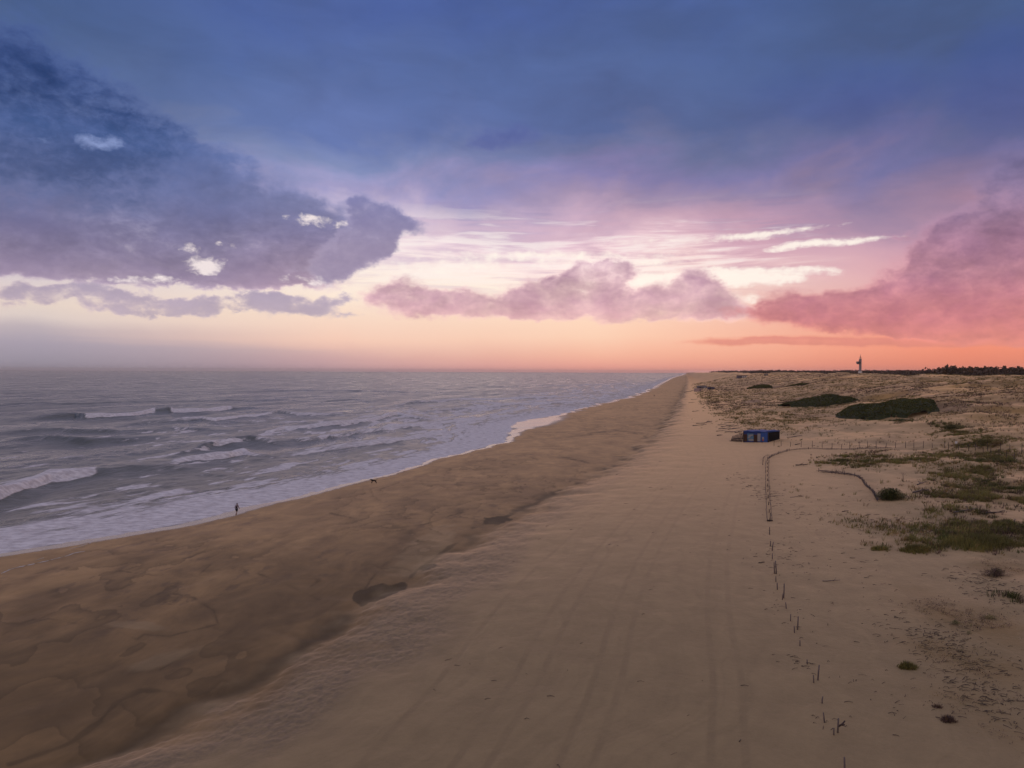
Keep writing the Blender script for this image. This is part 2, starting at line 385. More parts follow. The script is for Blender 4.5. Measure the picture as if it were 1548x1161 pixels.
    def clouds(bl, amp, a, b, ramp_thick, ramp_thin, nz, lump=.16, vec=None, w=None, base=None, soft=.28, grow=1.3, tintaz=None):
        nonlocal sky
        bl = [(q[0], (q[1][0]*grow, q[1][1]*grow))+tuple(q[2:]) for q in bl]
        f = field(bl, vec)
        f = k.math('MINIMUM', f, 1.0)
        nn = k.math('ADD', k.math('MULTIPLY', nz, .70), k.math('MULTIPLY', nE, .30))
        f = gated(f, nn, amp)
        if base is not None:      # flat, slightly ragged underside
            e0 = px_azel(U0, base)[1]
            f = k.math('MULTIPLY', f, k.smooth(k.math('ADD', el, k.math('MULTIPLY', k.math('SUBTRACT', nB, .5), 1.3)), e0-.35, e0+.45))
        m = k.smooth(f, a, b)
        tt = k.math('DIVIDE', k.math('ADD', el, 1.), 31., clamp=True)
        thick = k.ramp(tt, colramp(ramp_thick)); thin = k.ramp(tt, colramp(ramp_thin))
        c = k.mix(k.smooth(f, a, b+soft), thin, thick)
        if tintaz: c = k.mix(k.smooth(az, px_azel(tintaz[0], 400)[0], px_azel(tintaz[1], 400)[0]), c, k.mix(1.0, c, tintaz[2]+(1,), 'MULTIPLY'))
        L = k.linmap(k.math('ADD', k.math('MULTIPLY', nB, .5), k.math('MULTIPLY', nL, .5)), .3, .7, 1-lump, 1+lump)
        c = k.mix(1.0, c, k.comb(L, L, L), 'MULTIPLY')
        sky = k.mix(m if w is None else k.math('MULTIPLY', m, w), sky, c)
    nL = C(k.noise(k.mapping(P, loc=(11, 5, 2), rot=(0, 0, R(12)), scale=(.13, .34, 1)), 1.0, 8, .6, .5), 2.0)
    # soft mottling of the high deck
    mot = k.linmap(k.math('ADD', k.math('MULTIPLY', nA, .5), k.math('MULTIPLY', nL, .5)), .3, .7, .90, 1.10)
    mot = k.mixf(k.smooth(el, 8., 14.), 1.0, mot)
    sky = k.mix(1.0, sky, k.comb(mot, mot, mot), 'MULTIPLY')
    # dim patch of deck, upper right, and scud over the middle
    clouds([((1330,150),(330,110),0,1.0),((1548,120),(120,110),0,.8)], .7, .15, 1.2, [(300,(88,92,140)),(150,(66,86,142)),(0,(66,86,144))], [(300,(100,102,152)),(150,(72,92,152)),(0,(70,90,152))], nA, .05)
    clouds([((765,205),(60,22),0,1.0),((720,225),(40,14),0,.7)], .8, .25, 1.0, [(300,(88,98,152)),(150,(72,86,148))], [(300,(100,108,166)),(150,(84,98,164))], nB, .04, None, .7)
    # low grey bank on the left of the horizon
    hb = k.math('MULTIPLY', k.smooth(k.math('ADD', k.math('ADD', el, k.math('MULTIPLY', az, .030)), k.math('MULTIPLY', k.math('SUBTRACT', nS, .5), 1.2)), 1.55, .75), k.smooth(az, -4., -32.))
    sky = k.mix(k.math('MULTIPLY', hb, .65), sky, k.mix(k.linmap(el, 0., 2.6), lin4(152, 144, 157), lin4(180, 168, 182)))
    # mauve streaks under the right-hand cloud
    clouds([((1400,519),(330,9),-1,1.4),((1210,514),(170,8),0,1.0),((1120,517),(120,6),0,.7),((1500,508),(150,10),0,1.0)], 1.0, .2, 1.0,
           [(560,(214,130,116)),(500,(222,134,128))], [(560,(240,148,120)),(500,(240,152,132))], nS, .04, PS, .8)
    # small broken clouds, left, low
    LO_K = [(560,(200,182,182)),(480,(190,172,186)),(440,(168,155,178)),(380,(150,142,175))]
    LO_N = [(560,(228,202,196)),(480,(224,202,200)),(440,(217,200,208)),(380,(205,195,215))]
    clouds([((30,452),(90,20),2,1.1),((110,462),(60,12),0,.8),((255,461),(110,17),4,1.2),((200,470),(60,9),12,.8),((370,460),(130,20),2,1.2),((470,456),(90,15),0,1.0),((530,478),(40,9),0,.7),((100,442),(90,16),0,.8),((180,448),(70,12),0,.6)],
           1.7, .30, .85, LO_K, LO_N, nB, .07)
    # great dark cloud, left
    LK = [(480,(172,152,178)),(440,(146,130,156)),(410,(122,112,142)),(370,(104,102,138)),(320,(98,106,148)),(270,(84,100,148)),(235,(60,80,130)),(180,(52,73,124)),(120,(57,78,130)),(0,(62,82,142))]
    LN = [(480,(212,190,202)),(440,(194,174,194)),(400,(166,155,186)),(340,(138,140,184)),(260,(106,122,174)),(200,(86,106,164)),(100,(74,96,158)),(0,(68,88,152))]
    clouds([((40,310),(360,140),0,1.3),((230,350),(250,80),3,1.0),((60,400),(300,46),1,1.1),((360,375),(140,60),6,1.0),((410,416),(120,34),0,1.0),((350,300),(210,66),-12,.8),
            ((460,345),(120,50),0,.6),((310,425),(160,30),0,.9),((60,240),(260,70),0,.8)], 1.15, .10, .82, LK, LN, nL, .12, None, None, 446, .55, 1.3, (260, 520, (1.40, 1.27, 1.15)))
    clouds([((30,165),(240,120),-14,.60),((190,205),(150,52),-22,.60),((60,222),(190,46),0,.65),((262,212),(60,22),-8,.55),((-80,160),(220,150),0,.7),((130,120),(120,50),-25,.35),((20,230),(90,30),0,.4)], 1.9, .10, 1.15,
           [(480,(100,100,130)),(250,(60,83,132)),(215,(38,61,108)),(120,(47,69,120)),(40,(60,82,140))], [(480,(130,130,160)),(250,(98,116,170)),(150,(86,106,168)),(40,(76,97,162))], nA, .08, None, None, None, .3, 1.5)
    clouds([((560,342),(52,50),10,1.5),((525,388),(60,32),25,1.3),((540,310),(26,20),0,.9),((616,334),(50,18),-12,1.2),((470,400),(60,32),0,.9),((578,362),(34,24),20,.8)], 1.0, .30, .92,
           [(480,(150,135,165)),(420,(152,138,166)),(380,(146,134,164)),(330,(128,124,164)),(290,(126,128,176))], [(480,(190,172,190)),(400,(184,168,192)),(330,(160,154,190)),(290,(156,156,200))], nB, .06, None, None, None, .35, 1.2)
    # holes
    hl = field([((157,222),(44,16),0,.85),((60,218),(24,14),0,.5),((190,210),(30,14),0,.4)])
    sky = k.mix(k.math('MULTIPLY', k.smooth(gated(hl, nB, 1.2), .22, 1.05), .8), sky, lin4(150, 166, 214))
    hl = field([((298,391),(46,24),5,1.2),((280,368),(22,12),0,.7),((335,366),(30,12),0,.6),((480,336),(56,18),-10,.8),((245,424),(100,13),6,.7),((470,425),(60,26),0,.7),((430,438),(20,16),0,.6)])
    sky = k.mix(k.math('MULTIPLY', k.smooth(gated(hl, k.math('ADD', k.math('MULTIPLY', nB, .5), k.math('MULTIPLY', nE, .5)), 2.0), .25, .95), .9), sky, lin4(248, 234, 232))
    # pink cumulus row over the sea, lit from behind
    CK = [(500,(226,172,166)),(485,(208,158,168)),(455,(190,146,166)),(425,(170,130,156)),(395,(166,130,158))]
    CN = [(500,(250,205,190)),(470,(246,206,202)),(430,(248,214,212)),(395,(240,208,216))]
    clouds([((640,462),(86,28),2,1.3),((596,434),(50,25),8,1.0),((690,450),(60,26),0,.7),((760,468),(120,24),0,1.3),((800,446),(48,38),0,1.0),((880,460),(90,36),0,1.2),
            ((950,460),(60,38),0,1.1),((1032,456),(62,44),8,1.2),((1060,444),(44,30),0,.8),((1092,464),(46,34),0,1.1),((990,474),(90,16),0,.9),((828,418),(15,7),30,.8),((1140,476),(60,14),0,.8),((892,420),(56,30),14,1.4),((862,440),(34,26),0,1.0),((928,408),(34,16),-6,1.0),((900,402),(38,18),0,.9)],
           1.15, .22, .86, CK, CN, nP, .13, None, None, 491, .6, 1.3)
    # rose cloud mass, right
    RK = [(515,(208,128,124)),(490,(190,116,128)),(460,(174,110,130)),(430,(152,106,131)),(390,(142,104,132)),(350,(122,101,134)),(310,(104,97,134)),(260,(92,91,138)),(200,(70,83,136))]
    RN = [(515,(240,150,135)),(480,(232,150,148)),(440,(228,160,168)),(390,(208,155,175)),(340,(172,142,174)),(290,(128,120,164)),(200,(80,94,150))]
    clouds([((1200,452),(58,28),0,1.0),((1235,470),(110,28),2,1.2),((1330,468),(140,38),0,1.3),((1420,440),(130,52),12,1.4),((1500,450),(150,64),0,1.5),((1490,390),(120,54),10,1.2),((1425,360),(54,32),10,1.1),
            ((1390,400),(66,32),20,.9),((1545,335),(120,90),0,1.3),((1545,270),(100,70),0,1.0),((1480,488),(240,30),-2,1.2),((1350,352),(24,8),0,.7),((1170,474),(80,16),0,.8)],
           1.15, .16, .90, RK, RN, nP, .13, None, None, None, .6, 1.3)
    # high, unseen sky: tuned to light the ground, blue-grey overhead, warm low behind
    zen = k.mix(k.linmap(az, -60., 60.), (ZEN[0]*.95, ZEN[1], ZEN[2]*1.08, 1), (ZEN[0]*1.05, ZEN[1], ZEN[2]*.95, 1))
    zen = k.mix(1.0, zen, k.comb(*[k.linmap(nA, .3, .7, .85, 1.15)]*3), 'MULTIPLY')
    fz = k.math('MAXIMUM', k.smooth(el, 29., 52.), k.smooth(k.math('ABSOLUTE', az), 48., 85.))
    back = k.mix(k.smooth(el, 0., 30.), (BACK[0], BACK[1], BACK[2], 1), zen)
    sky = k.mix(fz, sky, k.mix(k.smooth(k.math('ABSOLUTE', az), 48., 95.), zen, back))
    nish = k.node('ShaderNodeTexSky', sky_type='NISHITA'); nish.sun_disc = False
    nish.sun_elevation = R(SUN_EL); nish.sun_rotation = R(SUN_AZ); nish.dust_density = 3.0
    sky = k.mix(1.0, sky, k.mix(1.0, nish.outputs[0], (.0006, .0006, .0006, 1), 'MULTIPLY'), 'ADD')
    k.put(bg.inputs['Color'], sky); bg.inputs['Strength'].default_value = SKY_STRENGTH
    w.cycles.sampling_method = 'MANUAL'; w.cycles.sample_map_resolution = 512
ZEN = (.31, .31, .43); BACK = (.66, .47, .31); SKY_STRENGTH = 1.0
make_world()

sun = bpy.data.lights.new('sun', 'SUN'); sun.energy = .5; sun.angle = R(120); sun.color = (1.0, .72, .52)
so = bpy.data.objects.new('sun', sun); COL.objects.link(so)
# light travels from the sun's bearing towards the camera
so.rotation_euler = (R(90-SUN_EL), 0, R(180-SUN_AZ)) 
so.location = (80, 400, 120)

cam = bpy.data.cameras.new('camera'); co = bpy.data.objects.new('camera', cam); COL.objects.link(co)
cam.sensor_fit = 'HORIZONTAL'; cam.sensor_width = 36.0; cam.lens = FP/1548*36; cam.clip_start = .5; cam.clip_end = 90000
pitch = math.atan((V0-vh(U0))/FP)
co.location = (0, 0, CAM_Z)
from mathutils import Matrix
co.matrix_world = Matrix.Translation((0, 0, CAM_Z)) @ Matrix.Rotation(R(90)-pitch, 4, 'X') @ Matrix.Rotation(ROLL, 4, 'Z')
SC.camera = co
SC.view_settings.view_transform = 'Standard'; SC.view_settings.look = 'None'; SC.view_settings.exposure = 0; SC.view_settings.gamma = 1
SC.render.engine = 'CYCLES'
SC.cycles.use_denoising = True
SC.cycles.max_bounces = 6; SC.cycles.diffuse_bounces = 2; SC.cycles.glossy_bounces = 2; SC.cycles.volume_bounces = 0; SC.cycles.caustics_reflective = False; SC.cycles.caustics_refractive = False

# ================================================================== GROUND
def row_distances(step_px=1.25, dmin=9., dmax=14000., h=18.5, rel=.0075):
    d = [dmin]
    while d[-1] < dmax:
        q = d[-1]; d.append(q+max(.12, min(q*q/(h*FP)*step_px, q*rel if q > 150 else 1e9)))
    return np.array(d)
def fan(cols_in, cols_out, lim_in=.76, lim_l=-2.2, lim_r=2.2):
    return np.concatenate([np.linspace(lim_l, -lim_in, cols_out)[:-1], np.linspace(-lim_in, lim_in, cols_in), np.linspace(lim_in, lim_r, cols_out)[1:]])
def fan_grid(D, T):
    X = T[None, :]*D[:, None]; Y = np.repeat(D[:, None], len(T), 1)
    return X, Y
def grid_faces(n, m, keep):
    i = np.arange(n*m).reshape(n, m)
    f = np.stack([i[:-1, :-1], i[:-1, 1:], i[1:, 1:], i[1:, :-1]], -1).reshape(-1, 4)
    f = f[keep[f].any(1)]
    used = np.zeros(n*m, bool); used[f.ravel()] = True
    remap = np.cumsum(used)-1
    return used, remap[f]

def build_ground():
    D = row_distances(); T = fan(1120, 40)
    X, Y = fan_grid(D, T); n, m = X.shape; x = X.ravel(); y = Y.ravel()
    keep = x > WATER(y)-14-.05*y
    used, f = grid_faces(n, m, keep)
    x = x[used]; y = y[used]
    z, A = terrain(x, y, True)
    # ---- plant cover painted as thin vegetation litter between the real plants
    veg = veg_density(x, y, A)
    o = mesh_np('sand_beach', np.stack([x, y, z], 1), [f], sand_material())
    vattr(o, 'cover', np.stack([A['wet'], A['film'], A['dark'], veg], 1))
    # alongshore / across-shore coordinates
    along = np.hypot(y, x*.25)
    vattr(o, 'coast', np.stack([along, A['tb'], A['t']], 1))
    vattr(o, 'rough_band', A['rough'])
    tag(o, kind='structure')
    return o

VEG_PATCH = []     # (x, y, rx, ry, density, tone)  filled below
def patch_px(u, v, ru, rv, dens, tone):
    x, y, z = unproj(u, v)
    y2 = unproj(u, v-rv)[1]; y1 = unproj(u, v+rv)[1]
    VEG_PATCH.append((x, y, max(ru/FP*y, .3), max((y2-y1)/2, .3), dens, tone))
SANDY = []
def sandy_px(u, v, ru, rv, k):
    x, y, z = unproj(u, v); y2 = unproj(u, v-rv)[1]; y1 = unproj(u, v+rv)[1]
    SANDY.append((x, y, ru/FP*y, max((y2-y1)/2, 2), k))
for a in [(1330,652,150,16,1.0),(1400,640,110,9,.9),(1180,672,90,14,1.0),(1300,690,70,8,.6),(1500,700,40,5,.5),(1480,660,120,10,.6),(1260,640,60,10,.5)]: sandy_px(*a)
# tones: 0 olive marram, 1 dark green, 2 bright green, 3 dry straw, 4 dead purple-brown
for a in [(1490,800,62,22,1.0,0),(1530,790,30,18,.9,1),(1452,818,26,14,.9,1),(1392,823,22,11,.8,0),(1336,827,13,6,.5,0),(1350,797,42,14,.35,4),(1400,790,40,10,.2,3),
          (1520,752,50,14,.9,0),(1545,735,34,12,1.0,1),(1440,752,46,8,.6,0),(1424,733,34,7,.9,0),(1452,718,34,7,.9,0),(1490,711,30,5,.9,0),(1535,708,26,6,.9,2),
          (1470,690,44,7,.8,0),(1500,699,26,5,.8,1),(1430,703,30,6,.55,4),(1385,697,24,6,.5,0),(1335,700,44,7,.55,0),(1300,692,30,5,.6,0),(1278,697,24,5,.6,1),(1258,702,18,4,.5,0),(1330,684,20,3,.5,4),
          (1490,668,40,8,.8,0),(1452,655,24,4,.6,0),(1480,672,14,3,.9,1),(1505,640,44,5,.5,4),(1530,630,34,5,.6,4),(1437,647,13,4,1.0,1),(1360,637,14,2,.8,1),
          (1535,862,34,14,.95,4),(1500,860,30,8,.8,4),(1460,745,40,6,.5,4),(1420,770,30,6,.4,0),
          (1440,930,44,30,.8,4),(1500,945,50,36,.85,4),(1420,985,40,26,.6,3),(1500,1010,60,30,.7,4),(1470,1060,60,26,.4,4),(1520,1100,40,40,.4,4),(1400,900,30,20,.4,4),(1545,905,20,14,.4,1),
          (1250,745,60,30,.012,4),(1200,860,40,40,.01,4)]: patch_px(*a)

def veg_density(x, y, A):
    t = A['t']
    te = t*(1+np.maximum(0, y-600)/800.)
    clump = fbm(x/13, y/21, 91, 4); mid = fbm(x/60, y/95, 93, 3)
    far = ss(120, 300, y)
    base = ss(2, 14, t)*(.35+.85*far)*ss(.24, .50, clump*.55+mid*.45)
    base = np.maximum(base, .62*ss(260, 420, y)*ss(40, 90, t)*ss(.30, .50, mid*.7+clump*.3))
    base = base*ss(120, 230, y)*1.0
    for (px, py, rx, ry, k) in SANDY:
        base = base*(1-k*np.exp(-(((x-px)/rx)**2+((y-py)/ry)**2)*.8))
    v = base
    for (px, py, rx, ry, dens, tone) in VEG_PATCH:
        r2 = ((x-px)/rx)**2+((y-py)/ry)**2
        v = np.maximum(v, np.where(r2 < 6, dens*np.exp(-r2*.9), 0))
    return np.clip(v, 0, 1)

def sand_material():
    m, k, p = new_mat('sand')
    ca = k.node('ShaderNodeAttribute', attribute_name='cover'); cs = k.node('ShaderNodeSeparateColor'); k.L.new(ca.outputs['Color'], cs.inputs[0])
    wet, film, dark = cs.outputs[0], cs.outputs[1], cs.outputs[2]; veg = ca.outputs['Alpha']
    rb = k.attr('rough_band')
    coast = k.attr('coast', 'Vector'); pos = k.node('ShaderNodeNewGeometry').outputs['Position']
    n1 = k.noise(pos, .035, 5, .6); n2 = k.noise(pos, .35, 5, .6); n3 = k.noise(pos, 2.6, 4, .65); n4 = k.noise(pos, 9., 3, .6)
    streak = k.noise(k.mapping(coast, scale=(.03, .75, 0)), 1., 6, .6, .3)       # tracks and strand lines run along the beach
    streak2 = k.noise(k.mapping(coast, loc=(3, 1, 0), scale=(.012, .22, 0)), 1., 4, .6, .4)
    dry = k.mix(n1, DRY_A, DRY_B)
    f = k.math('ADD', k.math('MULTIPLY', n2, .35), k.math('ADD', k.math('MULTIPLY', n3, .15), k.math('ADD', k.math('MULTIPLY', n4, .15), k.math('MULTIPLY', streak, .35))))
    f = k.linmap(f, .34, .66, .78, 1.18)
    dry = k.mix(k.smooth(k.sep(coast)[2], 15., 120.), dry, (.58, .310, .080, 1))
    dry = k.mix(1.0, dry, k.comb(f, f, f), 'MULTIPLY')
    # tyre and foot tracks: fine dark lines
    trk = k.math('MULTIPLY', k.smooth(streak, .60, .70), k.smooth(n1, .42, .58))
    tb = k.math('ADD', k.sep(coast)[2], k.math('MULTIPLY', k.noise(k.mapping(coast, scale=(.006, 0, 0)), 1., 0, .5), 3.5))
    tk = None
    for c0 in (-3.2, -4.9, -10.5, -12.2, -15.6, -17.3, -22.0):
        q = k.smooth(k.math('ABSOLUTE', k.math('SUBTRACT', tb, c0)), .34, .10); tk = q if tk is None else k.math('MAXIMUM', tk, q)
    tk = k.math('MULTIPLY', tk, k.smooth(n2, .40, .62, .25, 1.))
    trk = k.math('MAXIMUM', trk, k.math('MULTIPLY', tk, .8))
    dry = k.mix(k.math('MULTIPLY', trk, .34), dry, (.13, .088, .048, 1))
    dry = k.mix(k.math('MULTIPLY', rb, k.smooth(n3, .40, .62, .28, .72)), dry, (.135, .100, .070, 1))
    wetc = k.mix(streak2, WET_A, WET_B)
    f2 = k.linmap(k.math('ADD', k.math('MULTIPLY', n2, .45), k.math('ADD', k.math('MULTIPLY', n1, .35), k.math('MULTIPLY', streak, .2))), .35, .65, .80, 1.2)
    nm = k.noise(k.mapping(pos, scale=(.16, .085, 1)), 1., 7, .62, .8)
    f2 = k.math('MULTIPLY', f2, k.linmap(nm, .36, .64, .62, 1.24))
    wetc = k.mix(1.0, wetc, k.comb(f2, f2, f2), 'MULTIPLY')
    # flecked crust where the apron is drying
    fl = k.math('MULTIPLY', k.smooth(k.noise(k.mapping(pos, scale=(.45, .22, 1)), 1., 6, .65), .52, .66), k.smooth(n1, .44, .60))
    wetc = k.mix(k.math('MULTIPLY', fl, .6), wetc, (.085, .055, .034, 1))
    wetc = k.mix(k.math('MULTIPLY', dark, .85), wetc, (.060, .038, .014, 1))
    c = k.mix(wet, dry, wetc)
    c = k.mix(k.math('MULTIPLY', film, .8), c, (.10, .075, .06, 1))
    # plant litter
    vn = k.math('MULTIPLY', veg, k.smooth(k.math('ADD', k.math('MULTIPLY', n2, .45), k.math('MULTIPLY', n3, .55)), .30, .54))
    litter = k.mix(n2, (.150, .098, .018, 1), (.20, .108, .030, 1))
    litter = k.mix(k.smooth(n1, .50, .66), litter, (.115, .062, .046, 1))
    c = k.mix(k.math('MULTIPLY', vn, .92), c, litter)
    k.put(p.inputs['Base Color'], c)
    r = k.mixf(wet, .85, .72); r = k.mixf(film, r, .22)
    k.put(p.inputs['Roughness'], r)
    sp = k.mixf(film, k.mixf(wet, .35, .22), .6); k.put(p.inputs['Specular IOR Level'], sp)
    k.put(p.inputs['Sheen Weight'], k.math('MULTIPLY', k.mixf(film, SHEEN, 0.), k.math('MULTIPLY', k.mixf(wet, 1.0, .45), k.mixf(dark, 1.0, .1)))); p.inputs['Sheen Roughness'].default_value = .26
    p.inputs['Sheen Tint'].default_value = (1., .74, .52, 1)
    h = k.math('ADD', k.math('MULTIPLY', n2, .30), k.math('ADD', k.math('MULTIPLY', n3, .10), k.math('ADD', k.math('MULTIPLY', n4, .025), k.math('MULTIPLY', streak, .16))))
    h = k.math('SUBTRACT', h, k.math('MULTIPLY', tk, .05))
    h = k.math('MULTIPLY', h, k.mixf(film, k.mixf(wet, 1.0, .45), .02))
    k.put(p.inputs['Normal'], k.bump(h, .45, .40))
    return m
DRY_A = (.275, .192, .094, 1); DRY_B = (.330, .232, .116, 1)
WET_A = (.250, .148, .058, 1); WET_B = (.335, .204, .084, 1); SHEEN = 1.0
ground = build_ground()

# ================================================================== SEA
# breakers: crest (u, v, height m, foam) from left to right as the swell stands along the shore
BREAKERS = [
 [(-120,775,.8,1),(0,750,1.6,1.0),(40,736,1.7,1.0),(76,723,1.7,.95),(95,721,1.6,.8),(108,719,1.5,.9),(138,715,1.3,.8),(150,713,1.3,.1),(200,709,1.1,.0),(240,707,.8,.3),(300,708,.4,.2),(340,712,0,0)],
 [(40,634,.5,0),(80,631,1.5,0),(112,629,2.0,0),(126,631,2.0,.1),(134,631,1.9,1),(170,630,1.7,1),(200,628,1.6,1),(231,623,1.7,1),(236,623,2.1,.1),(256,622,2.0,.1),(262,624,1.6,1),(300,623,1.5,1),(345,618,1.3,1),(352,618,.7,.2),(400,616,.4,0),(440,614,.0,0)],
 [(255,690,.2,.2),(290,682,1.1,.1),(330,672,1.5,0),(350,670,1.5,.1),(375,666,1.7,.1),(395,668,1.0,.4),(430,672,.2,.2)],
 [(250,706,.2,.2),(285,697,1.0,.9),(310,694,1.2,1),(345,690,1.3,1),(368,684,1.2,1),(378,688,.7,.5),(420,692,.2,.2)],
 [(170,645,.2,0),(215,639,1.0,.3),(270,637,1.1,.4),(305,634,1.3,.5),(325,638,.8,.7),(360,632,1.0,.8),(400,628,.7,.7),(420,624,1.2,.3),(450,628,.6,.5),(520,625,.3,.4)],
 [(400,655,.2,.5),(430,648,1.1,.8),(455,648,.9,.7),(480,646,1.1,.8),(520,642,1.2,.6),(560,637,1.0,.8),(602,627,1.2,1.0),(612,630,.6,.5),(660,634,.2,.3)],
 [(470,610,.2,0),(500,606,1.0,0),(530,605,1.2,.1),(560,606,.6,.2),(600,604,.2,.2)],
 [(600,614,.2,.4),(625,610,1.2,.3),(645,609,1.2,.4),(700,604,.8,.6),(760,603,.8,.6),(830,601,.7,.6),(880,598,.2,.5)],
 [(640,625,.2,.4),(690,619,.8,.4),(730,617,.9,.5),(780,612,.9,.6),(840,609,.8,.6),(880,606,.3,.6)],
 [(680,588,.2,0),(710,586,1.2,0),(735,585,1.0,.1),(790,584,.5,.3),(880,582,.6,.5),(940,580,.3,.6)],
 [(0,612,.6,0),(60,610,.9,0),(140,611,.8,0),(220,607,.8,0),(300,606,.7,0),(380,606,.9,0),(440,604,.5,0)],
 [(0,668,.9,0),(60,664,1.1,0),(130,668,.9,0),(200,664,.6,0),(260,660,.3,.0)],
 [(0,655,.4,0),(90,650,.8,0),(180,652,.8,0),(270,648,.6,0),(330,650,.3,0)],
 [(420,690,.2,.3),(470,684,.6,.5),(530,676,.7,.5),(590,668,.7,.6),(640,660,.5,.7),(700,652,.3,.6)],
 [(420,670,.2,.2),(480,664,.7,.3),(540,655,.8,.4),(600,648,.8,.5),(660,641,.6,.6),(720,634,.4,.6)],
 [(300,596,.2,0),(380,592,.8,0),(480,590,.8,0),(580,592,.8,.1),(660,594,.6,.2),(760,592,.6,.3),(860,589,.5,.4)],
]
def sea_surface(x, y):
    d = np.maximum(y, 5.); u = U0+x/d*FP
    W = WATER(y); off = W-x
    r = np.hypot(x, y)
    # long-crested swell running along the coast plus chop
    along = x*.30+y*.95; across = off*.93
    z = .30*np.sin(across/7.5+fbm(along/70, across/60, 3, 3)*9)*ss(25, 70, off)*(.5+fbm(along/45, across/45, 6, 3))
    z += (fbm(x/9., y/16., 11, 4)-.5)*.85*ss(6, 40, off)
    z += (fbm(x/2.8, y/4.2, 13, 4)-.5)*.42*ss(3, 18, off)
    foam = np.zeros_like(x); face = np.zeros_like(x)
    wob = (fbm(x/6, y/6, 17, 3)-.5)
    lace = fbm(along/15, across/4.5, 23, 5, .58)
    for br in BREAKERS:
        b = np.array(br, float); uu, vv, hh, ff = b.T
        dc = CAM_Z*FP/(np.interp(u, uu, vv)-vh(u))
        ug = np.arange(-200, 1400, 2.); kern = np.exp(-(np.arange(-12, 13)/5.)**2); kern /= kern.sum(); kern4 = np.exp(-(np.arange(-6, 7)/1.6)**2); kern4 /= kern4.sum()
        hg = np.convolve(np.interp(ug, uu, hh, left=0, right=0), kern, 'same'); fg = np.convolve(np.interp(ug, uu, ff, left=0, right=0), kern4, 'same')
        H = np.interp(u, ug, hg); Fm = np.interp(u, ug, fg)
        H = H*(.75+.5*vnoise(along/9, across*0, 29))
        dl = (y-dc)+wob*2.2          # >0: behind the crest (seaward)
        L = .018*dc+2.0             # far waves are drawn out over a longer back
        prof = np.where(dl > 0, np.exp(-(dl/(L*1.6+3))**2), np.exp(-(dl/(1.1+L*.45))**2))
        z += H*prof*1.05 - .35*H*np.exp(-((dl+2.2*L+2)/(L*1.3))**2)
        Wf = 1.1+.45*L
        white = Fm*np.where(dl > 0, 1-ss(.5*L, 1.4*L+2.5, dl), 1-ss(.85*Wf, 1.6*Wf, -dl+wob*1.5))
        foam = np.maximum(foam, white*1.5*(H > .05))
        trail = Fm*np.where(dl > 0, 1-ss(2, 9+2.5*L, dl), 1-ss(0, 3+L, -dl))*ss(.42, .66, lace)
        foam = np.maximum(foam, trail*.9)
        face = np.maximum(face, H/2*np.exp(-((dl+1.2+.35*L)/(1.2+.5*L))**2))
    # wash of foam on the shore
    wide = 17+9*(1-ss(120, 190, y))+.020*np.minimum(y, 800)+ (fbm(along/26, y*0, 33, 3)-.5)*14
    q = off/wide
    wash = (1-ss(.35, 1.05, q+(lace-.5)*(1.3+.9*ss(110, 220, y))))*ss(-.15, .02, q)
    foam = np.maximum(foam, wash*(1-.45*ss(220, 560, y)))
    # torn foam further out, thicker where the surf is busy (middle of the bay)
    busy = ss(150, 300, y)*(1-ss(700, 2600, y))
    outer = ss(.51, .68, lace+.16*busy*np.exp(-((off-60)/70)**2)-.0011*np.maximum(off-40, 0)-.03)
    foam = np.maximum(foam, outer*.85*(1-ss(110+.12*y, 190+.22*y, off)))
    z = z*ss(-2, 10, off) + wash*.10*(vnoise(x/1.4, y/1.4, 35)-.3)*(1-ss(300, 600, y))
    z = z + .05*(1-ss(0, 16, off))-.03
    return z, np.clip(foam, 0, 1.3), np.clip(face, 0, 1), off
def sea_rows():
    d = [40.]
    while d[-1] < 25000:
        q = d[-1]; rel = .0034 if q < 800 else (.008 if q < 3000 else .03)
        d.append(q+max(.25, min(q*q/24200*.95, q*rel)))
    return np.array(d)
def build_sea():
    D = sea_rows(); T = fan(1000, 60, .76, -2.6, 1.0)
    T = T[T < .36]
    X, Y = fan_grid(D, T); n, m = X.shape; x = X.ravel(); y = Y.ravel()
    keep = x < WATER(y)+6+.004*y
    used, f = grid_faces(n, m, keep); x = x[used]; y = y[used]
    z, foam, face, off = sea_surface(x, y)
    z = z*(1-ss(4000, 12000, y))
    o = mesh_np('sea', np.stack([x, y, z], 1), [f], sea_material())
    vattr(o, 'foam', foam); vattr(o, 'face', face)
    vattr(o, 'coast', np.stack([x*.30+y*.95, off*.93, off], 1))
    return tag(o, kind='structure')
